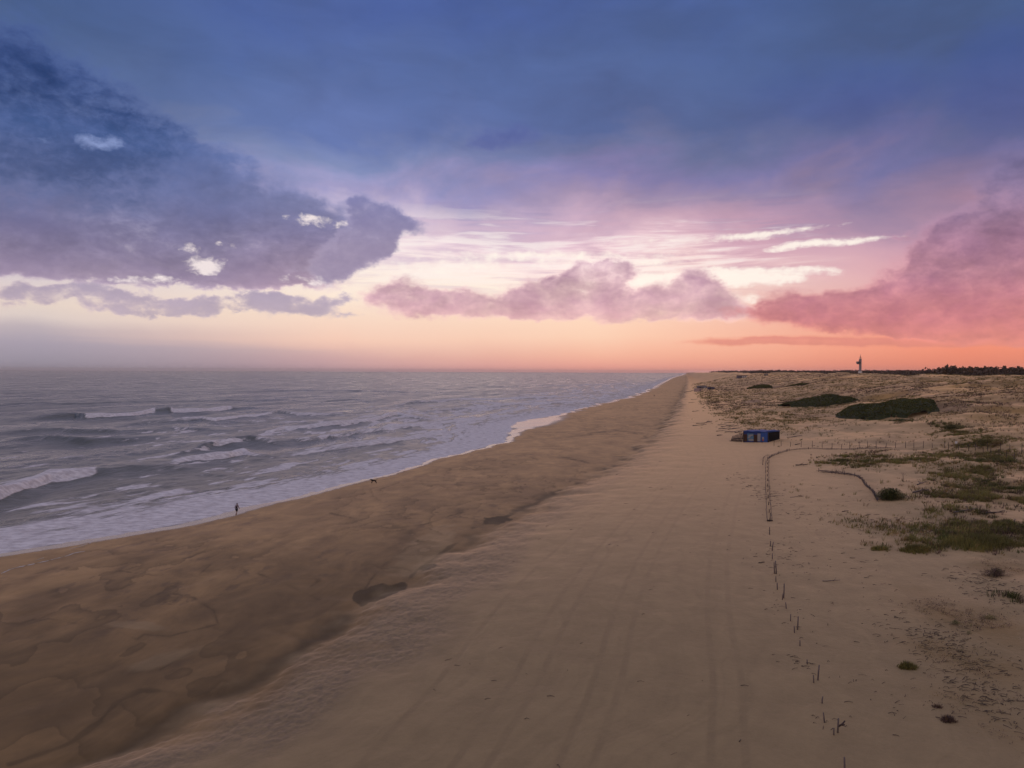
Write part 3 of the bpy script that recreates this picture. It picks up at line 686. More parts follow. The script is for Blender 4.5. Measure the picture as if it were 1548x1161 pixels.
def sea_material():
    m, k, p = new_mat('sea_water')
    foam = k.attr('foam'); face = k.attr('face'); coast = k.attr('coast', 'Vector'); pos = k.node('ShaderNodeNewGeometry').outputs['Position']
    off = k.sep(coast)[2]
    w1 = k.noise(k.mapping(coast, scale=(.10, .42, 0)), 1., 6, .62, .4)
    w2 = k.noise(k.mapping(coast, scale=(.012, .075, 0)), 1., 5, .6, .5)
    w3 = k.noise(k.mapping(pos, scale=(.5, .9, 1)), 1., 5, .65)
    deep = k.mix(w2, (.085, .095, .095, 1), (.120, .125, .115, 1))
    body = k.mix(k.smooth(off, 90., 8., 0., .8), deep, (.16, .145, .11, 1))       # sand stirred up near the shore
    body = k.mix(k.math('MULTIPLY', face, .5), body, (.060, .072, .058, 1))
    ft = k.noise(k.mapping(coast, scale=(.11, .62, 0)), 1., 8, .70, .7)
    ff = k.smooth(k.math('ADD', foam, k.math('MULTIPLY', k.math('SUBTRACT', ft, .5), 1.9)), .34, .78)
    fcol = k.mix(k.smooth(w3, .35, .65), (.62, .56, .56, 1), (.94, .88, .87, 1))
    k.put(p.inputs['Base Color'], k.mix(k.math('MULTIPLY', ff, .86), body, fcol))
    k.put(p.inputs['Roughness'], k.mixf(ff, k.linmap(w2, .3, .7, .22, .38), .85))
    p.inputs['IOR'].default_value = 1.33
    h = k.math('ADD', k.math('MULTIPLY', w1, .55), k.math('ADD', k.math('MULTIPLY', w3, .16), k.math('MULTIPLY', k.math('MULTIPLY', ff, ft), .35)))
    k.put(p.inputs['Normal'], k.bump(h, 1.0, .75))
    return m
sea = build_sea()

# ================================================================== PLANTS
TONES = np.array([[.175,.148,.042],[.070,.078,.022],[.130,.165,.026],[.270,.175,.070],[.120,.072,.056]])
def blade_mat():
    m, k, p = new_mat('grass_blades')
    k.put(p.inputs['Base Color'], k.attr('tint', 'Color')); p.inputs['Roughness'].default_value = .75; p.inputs['Specular IOR Level'].default_value = .2
    return m
GRASS = blade_mat()
def blades(px, py, pz, hgt, nb, spread, wid, tone, lean=.35, rng=RNG):
    """arrays per tuft -> vertices/faces of curved grass blades"""
    n = len(px); idx = np.repeat(np.arange(n), nb); N = len(idx)
    a = rng.uniform(0, 2*np.pi, N); r = np.sqrt(rng.uniform(0, 1, N))*spread[idx]
    bx = px[idx]+np.cos(a)*r; by = py[idx]+np.sin(a)*r; bz = pz[idx]-.03
    h = hgt[idx]*rng.uniform(.55, 1.1, N); w = wid[idx]*rng.uniform(.7, 1.3, N)
    out = rng.uniform(.1, .75, N)
    lx = np.cos(a)*out*h+lean*h*rng.uniform(.3, 1.2, N); ly = np.sin(a)*out*h+.15*lean*h
    ang = rng.uniform(0, np.pi, N); wx = np.cos(ang)*w/2; wy = np.sin(ang)*w/2
    V = np.zeros((N, 5, 3))
    V[:, 0] = np.stack([bx-wx, by-wy, bz], 1); V[:, 1] = np.stack([bx+wx, by+wy, bz], 1)
    mx = bx+lx*.38; my = by+ly*.38; mz = bz+h*.62
    V[:, 2] = np.stack([mx+wx*.8, my+wy*.8, mz], 1); V[:, 3] = np.stack([mx-wx*.8, my-wy*.8, mz], 1)
    V[:, 4] = np.stack([bx+lx, by+ly, bz+h*rng.uniform(.8, 1., N)], 1)
    b = np.arange(N)*5
    q = np.stack([b, b+1, b+2, b+3], 1); t = np.stack([b+3, b+2, b+4], 1)
    c = TONES[tone[idx]]*rng.uniform(.65, 1.4, (N, 1))*(.45+1.15*fbm(px/2.1, py/3., 161, 3))[idx][:, None]*rng.uniform(.9, 1.1, (N, 3))
    c = np.repeat(c[:, None, :], 5, 1); c[:, 4] *= 1.2
    return V.reshape(-1, 3), q, t, np.concatenate([c.reshape(-1, 3), np.ones((N*5, 1))], 1)
def twiglets(px, py, pz, size, nb, tone, rng=RNG):
    """low creeping plants: short leaves spread flat"""
    n = len(px); idx = np.repeat(np.arange(n), nb); N = len(idx)
    a = rng.uniform(0, 2*np.pi, N); r = np.sqrt(rng.uniform(0, 1, N))*size[idx]
    c = np.stack([px[idx]+np.cos(a)*r, py[idx]+np.sin(a)*r, pz[idx]+rng.uniform(.01, .45, N)*size[idx]*.8], 1)
    l = size[idx]*rng.uniform(.18, .5, N); w = l*rng.uniform(.25, .6, N); th = rng.uniform(0, 2*np.pi, N); ti = rng.uniform(-.5, 1.1, N)
    d = np.stack([np.cos(th)*np.cos(ti), np.sin(th)*np.cos(ti), np.sin(ti)], 1); s = np.stack([-np.sin(th), np.cos(th), np.zeros(N)], 1)
    V = np.zeros((N, 4, 3)); V[:, 0] = c; V[:, 1] = c+d*l[:, None]*.5+s*w[:, None]*.5; V[:, 2] = c+d*l[:, None]; V[:, 3] = c+d*l[:, None]*.5-s*w[:, None]*.5
    b = np.arange(N)*4; q = np.stack([b, b+1, b+2, b+3], 1)
    cc = np.repeat((TONES[tone[idx]]*rng.uniform(.6, 1.4, (N, 1)))[:, None, :], 4, 1)
    return V.reshape(-1, 3), q, np.concatenate([cc.reshape(-1, 3), np.ones((N*4, 1))], 1)
THICKETS = [(1294, 1434, 628, 22),(1204, 1303, 611, 20),(1140, 1172, 587, 18),(1203, 1222, 582, 16)]
class Bag:
    def __init__(s): s.V = []; s.q = []; s.t = []; s.c = []; s.n = 0
    def add(s, V, q, t, c):
        s.V.append(V); s.q.append(q+s.n); s.c.append(c)
        if t is not None: s.t.append(t+s.n)
        s.n += len(V)
    def build(s, name, parent=None, mat=None, origin=None):
        V = np.concatenate(s.V)
        if origin is not None: V = V-np.array(origin)
        fs = [np.concatenate(s.q)]+([np.concatenate(s.t)] if s.t else [])
        o = mesh_np(name, V, fs, mat or GRASS, True, parent); vattr(o, 'tint', np.concatenate(s.c)); return o

def scatter_grass():
    bag = Bag()
    # patches
    for (cx, cy, rx, ry, dens, tone) in VEG_PATCH:
        area = math.pi*rx*ry*1.6
        small = tone in (3, 4) or dens < .4
        n = int(min(area*dens*(7 if small else 9)/(1+max(cy-60, 0)/140.), 4200)); n = max(n, 6)
        g = RNG.normal(0, .62, (n, 2)); x = cx+g[:, 0]*rx; y = cy+g[:, 1]*ry
        cl = fbm(x/2.6, y/3.8, 101, 3); k = cl > (.53 if not small else .50); x = x[k]; y = y[k]
        if len(x) == 0: continue
        z = terrain(x, y); n = len(x); far = 1+cy/260.
        tn = np.where(RNG.random(n) < .72, tone, RNG.choice([0, 3, 4], n))
        if small:
            bag.add(*(lambda r: (r[0], r[1], None, r[2]))(twiglets(x, y, z, RNG.uniform(.06, .24, n)*far, 12, tn)))
        else:
            h = RNG.uniform(.30, .75, n)*(1.0 if tone != 2 else .6)
            bag.add(*blades(x, y, z, h, 14, RNG.uniform(.15, .4, n), np.full(n, .020)*far*1.6, tn))
    # scattered tussocks over the dunes
    N = 260000
    d = np.exp(RNG.uniform(math.log(70), math.log(1150), N)); th = RNG.uniform(-.1, .86, N)
    x = th*d; y = d; _, A = terrain(x, y, True)
    ok = A['t'] > 2; x = x[ok]; y = y[ok]; A = {a: b[ok] for a, b in A.items()}
    v = veg_density(x, y, A)
    k = RNG.random(len(x)) < v*.8*np.clip(fbm(x/4, y/7, 111, 2)*3-.8, 0, 1.3); x = x[k]; y = y[k]
    k = np.ones(len(x), bool)
    for (ua, ub, vb, dep) in THICKETS:
        xa, y0, _ = unproj((ua+ub)/2, vb)
        k &= np.hypot((x-xa)/((ub-ua)/2/FP*y0*1.1), (y-y0-dep*.75)/(dep*1.25)) > 1
    x = x[k]; y = y[k]; z = terrain(x, y); n = len(x)
    heath = ss(.50, .62, fbm(x/85, y/120, 117, 3))
    tn = np.where(RNG.random(n) < heath*.8, 4, np.where(RNG.random(n) < .40, 3, 0)); tn = np.where(RNG.random(n) < .12, 1, tn)
    far = 1+y/170.
    bag.add(*blades(x, y, z, RNG.uniform(.22, .6, n)*(1+y/900), 7, RNG.uniform(.1, .3, n)*(1+y/300), .03*far, tn))
    # single small plants on the open sand by the fences
    N = 5200; d = RNG.uniform(36, 230, N); th = RNG.uniform(.30, .86, N); x = th*d; y = d; _, A = terrain(x, y, True)
    pr = ss(-1, 4, A['t'])*.10+ss(9, 22, A['t'])*.5*(y < 120)
    k = RNG.random(N) < pr*ss(.42, .60, fbm(x/5, y/8, 121, 3)); x = x[k]; y = y[k]; n = len(x); z = terrain(x, y)
    V, q, c = twiglets(x, y, z, RNG.uniform(.05, .22, n)*(1+y/200), 10, RNG.choice([0, 1, 3, 4, 4, 4], n)); bag.add(V, q, None, c)
    o = bag.build('dune_grass'); tag(o, 'olive and straw coloured dune grass and low plants scattered over the sand', 'grass', kind='stuff')
scatter_grass()

def shrub(name, u, v, w_px, h_m, label, tone=0, n=160, cat='shrub', group=None, hairy=True, ry=None, stem=True, lean=.3):
    x, y, z = unproj(u, v); rx = w_px/2/FP*y; ry = ry or rx*.8
    root = thing(name, label, cat, (x, y, z), 0, group)
    rng = np.random.default_rng(int(u*7+v)); g = rng.normal(0, .5, (n, 2)); g = g[np.hypot(g[:, 0], g[:, 1]) < 1.15]
    px = x+g[:, 0]*rx; py = y+g[:, 1]*ry; pz = terrain(px, py); m = len(px)
    hh = h_m*np.clip(1-.55*np.hypot(g[:, 0], g[:, 1])**1.6, .25, 1)
    bag = Bag(); tn = np.where(rng.random(m) < .8, tone, rng.choice([0, 3, 1], m))
    if hairy: bag.add(*blades(px, py, pz, hh, 16, np.full(m, rx*.13+.05), np.full(m, .010+.00022*y), tn, lean, rng))
    else:
        lv = 6
        for q in range(lv):
            V, f, c = twiglets(px, py, pz+hh*(q/lv), hh*.45, 8, tn, rng); bag.add(V, f, None, c)
    bag.build('foliage', root, origin=(x, y, z))
    if stem:
        b = MB()
        for q in range(6):
            a = rng.uniform(0, 6.28); r = rng.uniform(.1, .6)
            b.tube([(0, 0, -.1), (math.cos(a)*rx*r*.4, math.sin(a)*ry*r*.4, h_m*.35), (math.cos(a)*rx*r+lean*h_m*.3, math.sin(a)*ry*r, h_m*.75)], [.03, .02, .008], 5)
        b.build('stem', WOOD_DARK, root, True)
    return root
WOOD_DARK = simple_mat('dead_wood', (.075, .055, .050), .9, .35, 4, .2, (1, 1, .2), .3)
WOOD_GREY = simple_mat('weathered_wood', (.15, .118, .112), .9, .35, 5, .2, (1, 1, .15), .3)

shrub('shrub', 1347, 755, 42, 1.5, 'rounded dark green bush at the corner end of the curved brush fence', 1, 170, ry=1.6, hairy=False)
shrub('grass_tussock', 1390, 834, 46, .9, 'shaggy olive grass tussock in front of the biggest grass clump, on bare sand', 0, 130, 'grass tussock')
shrub('grass_tussock', 1334, 832, 26, .6, 'small olive grass tussock on the sand edge, left of the shaggy larger one', 0, 60, 'grass tussock')
shrub('grass_clump', 1482, 824, 118, 1.15, 'largest long-bladed olive green grass clump on the near dune', 0, 420, 'grass clump')
shrub('grass_tussock', 1377, 1012, 26, .5, 'olive windswept tussock beside the lower right bare sand hollow', 0, 60, 'grass tussock')
shrub('grass_tussock', 1441, 1094, 20, .38, 'small dark brown tussock alone on sand near the lower right corner', 4, 50, 'grass tussock')
shrub('grass_tussock', 1424, 1073, 14, .22, 'flat brown tuft just up and left of the small dark brown tussock', 4, 30, 'grass tussock', stem=False)
shrub('low_plant', 1449, 946, 14, .3, 'dark green low plant on open sand, the larger of two close together', 1, 30, 'plant', hairy=False, stem=False)
shrub('low_plant', 1470, 961, 8, .22, 'little round dark green plant just below the larger low plant', 1, 16, 'plant', hairy=False, stem=False)
shrub('low_plant', 1502, 938, 26, .28, 'long flat green and brown plant slanting on open sand at right', 0, 40, 'plant', hairy=False, stem=False)
shrub('dead_shrub', 1508, 872, 40, .65, 'bare purple-brown dead shrub with upright twigs on the near dune', 4, 90, 'shrub', hairy=False)
shrub('shrub', 1437, 651, 30, 1.5, 'dark domed shrub topping a small sand mound behind the post fence', 1, 120, hairy=False)
shrub('shrub', 1360, 640, 26, .8, 'flat dark shrub lying on open sand below the big green thicket', 1, 70, hairy=False)
shrub('shrub', 1492, 672, 22, 1.2, 'rounded olive shrub close behind the right part of the post fence', 0, 90, hairy=False)
shrub('shrub', 1506, 674, 20, 1.0, 'brown-green rounded shrub right beside the rounded olive shrub', 3, 80, hairy=False)

def single_stem(u, v):
    x, y, z = unproj(u, v); root = thing('dead_shrub', 'lone thin dead shrub with a rusty top on a bare stalk', 'shrub', (x, y, z))
    MB().tube([(0, 0, -.1), (.03, 0, .6), (.0, .0, 1.15)], [.05, .04, .03], 5).build('stem', WOOD_DARK, root, True)
    rng = np.random.default_rng(5); n = 30; bag = Bag(); a = rng.uniform(0, 6.28, n); r = rng.uniform(0, .5, n)
    V, q, c = twiglets(np.cos(a)*r, np.sin(a)*r*.6, 1.0+rng.uniform(-.1, .4, n), np.full(n, .22), 8, np.full(n, 4), rng); bag.add(V, q, None, c)
    bag.build('foliage', root)
single_stem(1367, 728)

def thicket(name, u0, u1, vbase, hm, depth, label):
    """low wind-clipped mat of evergreen scrub: leafy dome hugging the dune"""
    cx, y0, z0_ = unproj((u0+u1)/2, vbase)
    rx = (u1-u0)/2/FP*y0; cy = y0+depth*.62; cz = gz(cx, cy-depth*.5)
    root = thing(name, label, 'thicket', (cx, cy, cz))
    rng = np.random.default_rng(int(u0))
    n1, n2 = 70, 40; gx = np.linspace(-1, 1, n1); gy = np.linspace(-1, 1, n2); GX, GY = np.meshgrid(gx, gy)
    wx = cx+GX*rx; wy = cy+GY*depth
    r = np.sqrt(GX**2+GY**2)*(1+.35*(fbm(GX*2.2+u0, GY*2.2, 131, 3)-.5)*2)
    dome = np.clip(1-r**2.2, 0, 1)**.75*hm*(.65+.7*fbm(GX*3+u0, GY*3, 133, 3))
    zz = terrain(wx, wy)+dome-.25*(r > .98)
    F = np.arange(n1*n2).reshape(n2, n1); f = np.stack([F[:-1, :-1], F[:-1, 1:], F[1:, 1:], F[1:, :-1]], -1).reshape(-1, 4)
    f = f[(r.ravel()[f] < 1.06).all(1)]
    zz = zz+.3*(r < .98)
    V = np.stack([wx.ravel(), wy.ravel(), zz.ravel()], 1)
    bag = Bag(); bag.add(V, f, None, np.concatenate([np.array([.034, .038, .012])*(.5+fbm(V[:, 0]/3, V[:, 1]/3, 171, 3))[:, None], np.ones((len(V), 1))], 1))
    N = 5200; a = rng.uniform(-1, 1, (N, 2)); rr = np.hypot(a[:, 0], a[:, 1])*(1+.35*(fbm(a[:, 0]*2.2+u0, a[:, 1]*2.2, 131, 3)-.5)*2); a = a[rr < .97]; rr = rr[rr < .97]
    px = cx+a[:, 0]*rx; py = cy+a[:, 1]*depth
    pz = terrain(px, py)+.25+np.clip(1-rr**2.2, 0, 1)**.75*hm*(.65+.7*fbm(a[:, 0]*3+u0, a[:, 1]*3, 133, 3))
    tn = np.full(len(px), 1)
    Vb, q, t, c = blades(px, py, pz-.1, np.full(len(px), .5), 5, np.full(len(px), .35), np.full(len(px), .22), tn, .2, rng)
    bag.add(Vb, q, t, c*np.array([1.05, .95, .7, 1]))
    bag.build('foliage', root, origin=(cx, cy, cz))
thicket('thicket', 1294, 1434, 628, 3.6, 22, 'biggest dark green scrub thicket, a long low dome on the open sand')
thicket('thicket', 1204, 1303, 611, 2.9, 20, 'flatter dark green scrub thicket up and left of the biggest one')
thicket('thicket', 1140, 1172, 587, 1.6, 18, 'small olive thicket on the dune slope beyond the hut, second smallest patch')
thicket('thicket', 1203, 1222, 582, 1.2, 16, 'smallest dark thicket high on the dune slope, far behind the hut')

# ------------------------------------------------------------------ far pine wood
def wood():
    rng = np.random.default_rng(3); pts = []
    N = 10000
    y = rng.uniform(740, 3600, N); x = rng.uniform(-.0, 1.0, N)*y
    t = x-TOE(y)
    zone = (t > 330-(y-840)*.095+(fbm(y/150, x/150, 141, 2)-.5)*90) | ((x/y > .60+(fbm(y/90, x/90, 145, 2)-.5)*.06) & (t > 255))
    k = zone; x = x[k]; y = y[k]; z = terrain(x, y); n = len(x)
    H = rng.uniform(11, 16, n)*np.where(y < 1000, 1.1, .85); H = H*(1+.25*ss(1400, 2400, y))*(.9+.2*fbm(x/170, y/170, 143, 2))
    near = y < 1300
    bag = Bag()
    leaf = 30; idx = np.repeat(np.arange(n), leaf); M = len(idx)
    th = rng.uniform(0, 6.28, M); ph = rng.uniform(-.4, 1, M); rad = np.cbrt(rng.uniform(.2, 1, M))
    cr = H[idx]*.42
    c = np.stack([x[idx]+np.cos(th)*np.sqrt(1-ph**2*.8)*rad*cr, y[idx]+np.sin(th)*np.sqrt(1-ph**2*.8)*rad*cr, z[idx]+H[idx]*(.68+.30*ph*rad)], 1)
    s = H[idx]*rng.uniform(.06, .14, M)
    d1 = rng.normal(0, 1, (M, 3)); d1 /= np.linalg.norm(d1, axis=1)[:, None]; d2 = np.cross(d1, rng.normal(0, 1, (M, 3))); d2 /= np.linalg.norm(d2, axis=1)[:, None]
    V = np.stack([c-d1*s[:, None], c+d2*s[:, None]*.7, c+d1*s[:, None], c-d2*s[:, None]*.7], 1).reshape(-1, 3)
    b = np.arange(M)*4; q = np.stack([b, b+1, b+2, b+3], 1)
    col = np.array([.085, .055, .034])*rng.uniform(.6, 1.5, (n, 1)); cc = np.repeat(np.repeat(col, leaf, 0)[:, None, :]*rng.uniform(.7, 1.3, (M, 1, 1)), 4, 1).reshape(-1, 3)
    bag.add(V, q, None, np.concatenate([cc, np.ones((len(cc), 1))], 1))
    # trunks and undergrowth skirts
    tv = np.stack([np.stack([x-.25, y, z-.5], 1), np.stack([x+.25, y, z-.5], 1), np.stack([x+.12, y+.2, z+H*.8], 1), np.stack([x-.12, y+.2, z+H*.8], 1)], 1).reshape(-1, 3)
    b = np.arange(n)*4; bag.add(tv, np.stack([b, b+1, b+2, b+3], 1), None, np.tile([.03, .02, .018, 1], (len(tv), 1)))
    m = n*6; ii = rng.integers(0, n, m); ux = x[ii]+rng.normal(0, 5, m); uy = y[ii]+rng.normal(0, 5, m); uz = terrain(ux, uy); un = rng.uniform(1.2, 4, m)
    a = rng.uniform(0, 3.14, m); dx = np.cos(a)*un*.8; dy = np.sin(a)*un*.8
    tv = np.stack([np.stack([ux-dx, uy-dy, uz-.4], 1), np.stack([ux+dx, uy+dy, uz-.4], 1), np.stack([ux+dx*.5, uy+dy*.5, uz+un], 1), np.stack([ux-dx*.6, uy-dy*.6, uz+un*.8], 1)], 1).reshape(-1, 3)
    b = np.arange(m)*4; bag.add(tv, np.stack([b, b+1, b+2, b+3], 1), None, np.tile([.026, .024, .012, 1], (len(tv), 1)))
    o = bag.build('pine_wood'); tag(o, 'dark pine wood along the horizon behind the dunes', 'wood', kind='stuff')
wood()

# ================================================================== BUILT THINGS
M_CONC = simple_mat('pale_concrete', (.42, .36, .36), .85, .10, .6, .3, (1, 1, .3))
M_CONC_D = simple_mat('grey_concrete', (.34, .27, .29), .85, .12, .6, .3)
M_WHITE = simple_mat('white_paint', (.78, .74, .72), .7, .08, 2)
M_CABIN = simple_mat('dark_cladding', (.13, .11, .14), .6, .15, 2)
M_GLASS = simple_mat('dark_window', (.03, .035, .05), .12, .1, 1, .6)
M_REDW = simple_mat('red_mast_paint', (.45, .09, .06), .6, .1, 2)
M_METAL = simple_mat('galvanised_metal', (.22, .21, .22), .5, .2, 3, .5, metal=.6)
M_BLUE = simple_mat('blue_painted_planks', (.035, .095, .34), .65, .22, 2.2, .4, (3, 3, .25), .2)
M_BLUE_D = simple_mat('dark_blue_tarpaulin', (.020, .045, .20), .6, .3, 2.5, .4, (1, 1, 1), .4)
M_BLACK = simple_mat('black_netting', (.018, .014, .015), .95, .4, 6, .1, (1, 1, 1), .4)
M_BROWN = simple_mat('brown_planks', (.085, .045, .032), .85, .35, 3, .2, (4, 4, .3), .3)
M_TEAL = simple_mat('faded_teal_paint', (.10, .20, .30), .8, .6, 2.0, .3)
M_PALE = simple_mat('pale_board', (.34, .32, .32), .8, .15, 3)
M_TARP = simple_mat('pale_pink_canvas', (.52, .36, .33), .85, .12, 1.5)
M_SLATE = simple_mat('grey_canvas', (.16, .13, .13), .85, .25, 1.5)
M_INDIGO = simple_mat('blue_grey_boards', (.075, .07, .13), .8, .3, 2)
M_RED = simple_mat('red_paint', (.45, .10, .07), .7, .2, 2)

def at(u, v, dz=0.): 
    x, y, z = unproj(u, v); return (x, y, z+dz)

# ---- control tower on the dune crest
def tower():
    y = 820.; x = (1300-U0)/FP*y; z0 = CAM_Z-(564.6-vh(1300))/FP*y
    zg = gz(x, y); s = y/FP
    H = 20.5*s            # shaft to the roof, then the mast
    root = thing('control_tower', 'tall slim concrete watch tower with a cabin jutting from one side near the top', 'tower', (x, y, min(z0, zg+1.2)))
    MB().box((0, 0, -2.5), (3.9*s, 3.9*s, 5+5)).build('base_block', M_WHITE, root)
    b = MB().box((.25*s, 0, 2.5+.47*H), (2.7*s, 2.7*s, .94*H)); b.build('shaft', M_CONC_D, root)
    for k in range(9): MB().box((.25*s, -1.36*s, 5+k*H*.088), (.8*s, .12, H*.035)).build('shaft_window', M_GLASS, root)
    zc = H*.72
    MB().box((-2.6*s, 0, zc+1.6*s), (4.6*s, 4.4*s, 3.0*s)).box((-2.6*s, 0, zc-.35*s), (3.4*s, 3.4*s, .9*s)).build('cabin', M_CABIN, root)
    MB().box((-2.6*s, 0, zc+1.9*s), (4.75*s, 4.55*s, 1.1*s)).build('window_band', M_GLASS, root)
    MB().box((-2.6*s, 0, zc+3.25*s), (5.1*s, 4.9*s, .34*s)).build('cabin_roof', M_CONC_D, root)
    MB().box((-.9*s, 0, zc+4.3*s), (1.6*s, 2.2*s, 1.8*s)).build('roof_room', M_CABIN, root)
    MB().box((.25*s, 0, H+2.6), (2.9*s, 2.9*s, .5*s)).build('roof_slab', M_CONC, root)
    m = MB(); m.tube([(.25*s, 0, H+2), (.25*s, 0, H+2+3.2*s)], [.55*s, .45*s], 6); m.build('mast', M_REDW, root)
    MB().tube([(.25*s, 0, H+2+3.2*s), (.25*s, 0, H+2+5.6*s)], [.35*s, .12*s], 6).build('antenna', M_CONC_D, root)
tower()

# ---- blue beach hut
def beach_hut():
    x, y, z = unproj(1160, 668.3)
    s = y/FP                              # metres per photo pixel here
    root = thing('beach_hut', 'flat-roofed blue driftwood beach hut with painted front and black netting on one side', 'hut', (x, y, z))
    h = 15.6*s
    # front wall runs from (1127,666) to the corner (1160,668), side wall on to (1180,661)
    A = np.array([-33.5*s, 1.1]); B = np.array([0, -.9]); C = np.array([6.1, 7.2]); D = A+(C-B)
    def wall(name, p, q, z0, z1, z1b, mat, thick=.12, parent=root, off=0.):
        d = (q-p)/np.linalg.norm(q-p); nrm = np.array([d[1], -d[0]])*1.0; p = p+nrm*off; q = q+nrm*off
        V = []
        for o in (0, thick):
            for (pt, zz) in ((p, z0), (q, z0), (q, z1b), (p, z1)): V.append((pt[0]-nrm[0]*o, pt[1]-nrm[1]*o, zz))
        return MB().add(V, [(0,1,2,3),(5,4,7,6),(4,5,1,0),(1,5,6,2),(2,6,7,3),(3,7,4,0)]).build(name, mat, parent)
    on = lambda t: A+(B-A)*t
    wall('front_wall', A, B, -.5, h*.93, h*.97, M_BLUE_D)
    wall('side_wall', B, C, -.5, h*.93, h*.80, M_BLACK)
    wall('back_wall', C, D, -.5, h*.86, h*.86, M_BROWN)
    wall('side_wall', D, A, -.5, h*.86, h*.90, M_BROWN)
    # painted fields of the front
    wall('wall_panel', on(.02), on(.155), 0, h*.72, h*.72, M_BROWN, .05, off=.06)
    f = wall('mural', on(.165), on(.43), .25, h*.80, h*.80, M_TEAL, .05, off=.06)
    wall('wall_panel', on(.575), on(.70), .2, h*.82, h*.82, M_PALE, .05, off=.07)
    wall('wall_panel', on(.71), on(1.0), 0, h*.96, h*.96, M_BLUE, .05, off=.06)
    dr = wall('doorway', on(.42), on(.575), 0, h*.72, h*.70, M_BROWN, .06, off=.10)
    ps = wall('painted_figure', on(.755), on(.845), .25*h, h*.50, h*.50, M_PALE, .04, off=.12)
    wall('painted_figure', on(.775), on(.83), .12*h, h*.30, h*.30, M_RED, .04, off=.16)
    # mural blotches: pale and dark shapes
    mb = MB(); rng = np.random.default_rng(11); md = (B-A)/np.linalg.norm(B-A); mn = np.array([md[1], -md[0]])
    for k in range(11):
        t = rng.uniform(.19, .41); zz = rng.uniform(.4, h*.72); c = on(t)+mn*.10; n = 7; a0 = rng.uniform(0, 6)
        V = [(c[0], c[1], zz)]+[(c[0]+md[0]*math.cos(a0+6.283*q/n)*rng.uniform(.15, .42), c[1]+md[1]*math.cos(a0+6.283*q/n)*.3, zz+math.sin(a0+6.283*q/n)*rng.uniform(.15, .4)) for q in range(n)]
        mb.add(V, (), [(0, 1+q, 1+(q+1) % n) for q in range(n)])
    mb.build('mural_shape', M_PALE, f)
    # flat roof: sagging blue tarpaulin with a rim
    up = np.array([0, 0, 1]); n1 = 9; V = []
    for i in range(n1):
        for j in range(5):
            p = A+(B-A)*(i/(n1-1))*1.02-(B-A)*.01; q = (D-A)*(j/4.)*1.03-(D-A)*.015
            w = p+q; V.append((w[0], w[1], h*(.975-.07*j/4)+.10*math.sin(i*1.7+j)+(.06 if i in (0, n1-1) else 0)))
    f4 = [(i*5+j, i*5+j+1, (i+1)*5+j+1, (i+1)*5+j) for i in range(n1-1) for j in range(4)]
    r = MB().add(V, f4).build('roof', M_BLUE_D, root, True)
    md_ = r.modifiers.new('thickness', 'SOLIDIFY'); md_.thickness = .12
    e = MB(); e.tube([(*A, h*.95), (*on(.5), h*.985), (*B, h*.985)], .13, 6); e.tube([(*B, h*.985), (*C, h*.86)], .09, 6); e.build('roof_edge', M_BLUE, root, True)
    # lean-to of driftwood at the left end
    b = MB()
    for k in range(9):
        q = A+np.array([-.2-.28*k, .8+.25*k]); b.tube([(q[0], q[1], -.2), (q[0]+.6, q[1]+.5, h*(.86-.055*k))], [.13, .09], 6)
    b.build('driftwood_lean_to', WOOD_DARK, root, True)
    for t_, hh in ((.0, .95), (1., .98)):
        p = on(t_); MB().tube([(p[0], p[1]-.12, -.4), (p[0], p[1]-.12, h*hh)], [.12, .11], 6).build('corner_post', WOOD_DARK, root, True)
    return root
beach_hut()

# ---- far huts along the dune foot and on the crest
def small_hut(name, u, v, wpx, hpx, mat, roofmat, label, pitched=.0, depth=4., parts=None, rz=0.):
    x, y, z = unproj(u, v); s = y/FP; w = wpx*s; h = hpx*s
    root = thing(name, label, 'hut', (x, y, z), rz)
    MB().box((0, 0, h/2-.6), (w, depth, h+1.2)).build('wall', mat, root)
    if pitched:
        V = [(-w*.54, -depth*.56, h), (w*.54, -depth*.56, h), (w*.54, depth*.56, h), (-w*.54, depth*.56, h), (-w*.5, 0, h+pitched*s), (w*.5, 0, h+pitched*s)]
        MB().add(V, [(0,1,5,4),(2,3,4,5),(3,2,1,0)], [(0,4,3),(1,2,5)]).build('roof', roofmat, root)
    else: MB().box((0, 0, h+.13), (w*1.06, depth*1.08, .26)).build('roof', roofmat, root)
    for (pname, cx, cz, pw, ph, pm) in parts or []:
        MB().box((cx*w, -depth/2-.04, cz*h), (pw*w, .14, ph*h)).build(pname, pm, root)
    return root
small_hut('canvas_hut', 1055, 591.8, 9.5, 4.4, M_TARP, M_TARP, 'pale pink canvas-sided hut at the foot of the far dune, nearest of its cluster', 0, 4, [('door', .28, .42, .16, .8, M_SLATE)])
small_hut('grey_hut', 1061, 587.6, 13.5, 3.2, M_SLATE, M_SLATE, 'grey low hut with a light round front behind the pale canvas hut', 1.3, 5, [('front_panel', .28, .5, .26, .9, M_PALE), ('door', -.25, .4, .12, .8, M_BLACK)])
small_hut('boarded_hut', 1075, 588, 9.5, 2.4, M_INDIGO, M_INDIGO, 'long low blue-grey boarded shed, rightmost of the huts at the dune foot', 0, 4, [('door', -.2, .45, .14, .85, M_BLACK)])
small_hut('crest_house', 1121, 571.2, 13, 3.1, M_CABIN, M_BROWN, 'dark house on the far dune crest with three white openings', .9, 7, [('white_door', .05, .45, .10, .7, M_WHITE), ('white_door', .25, .45, .10, .75, M_WHITE), ('white_door', .43, .5, .10, .7, M_WHITE)])
small_hut('crest_hut', 1158, 567.8, 5, 1.9, M_SLATE, M_BROWN, 'tiny pale-fronted hut on the dune crest right of the dark house', .5, 4, [('white_door', -.1, .5, .5, .7, M_PALE)])

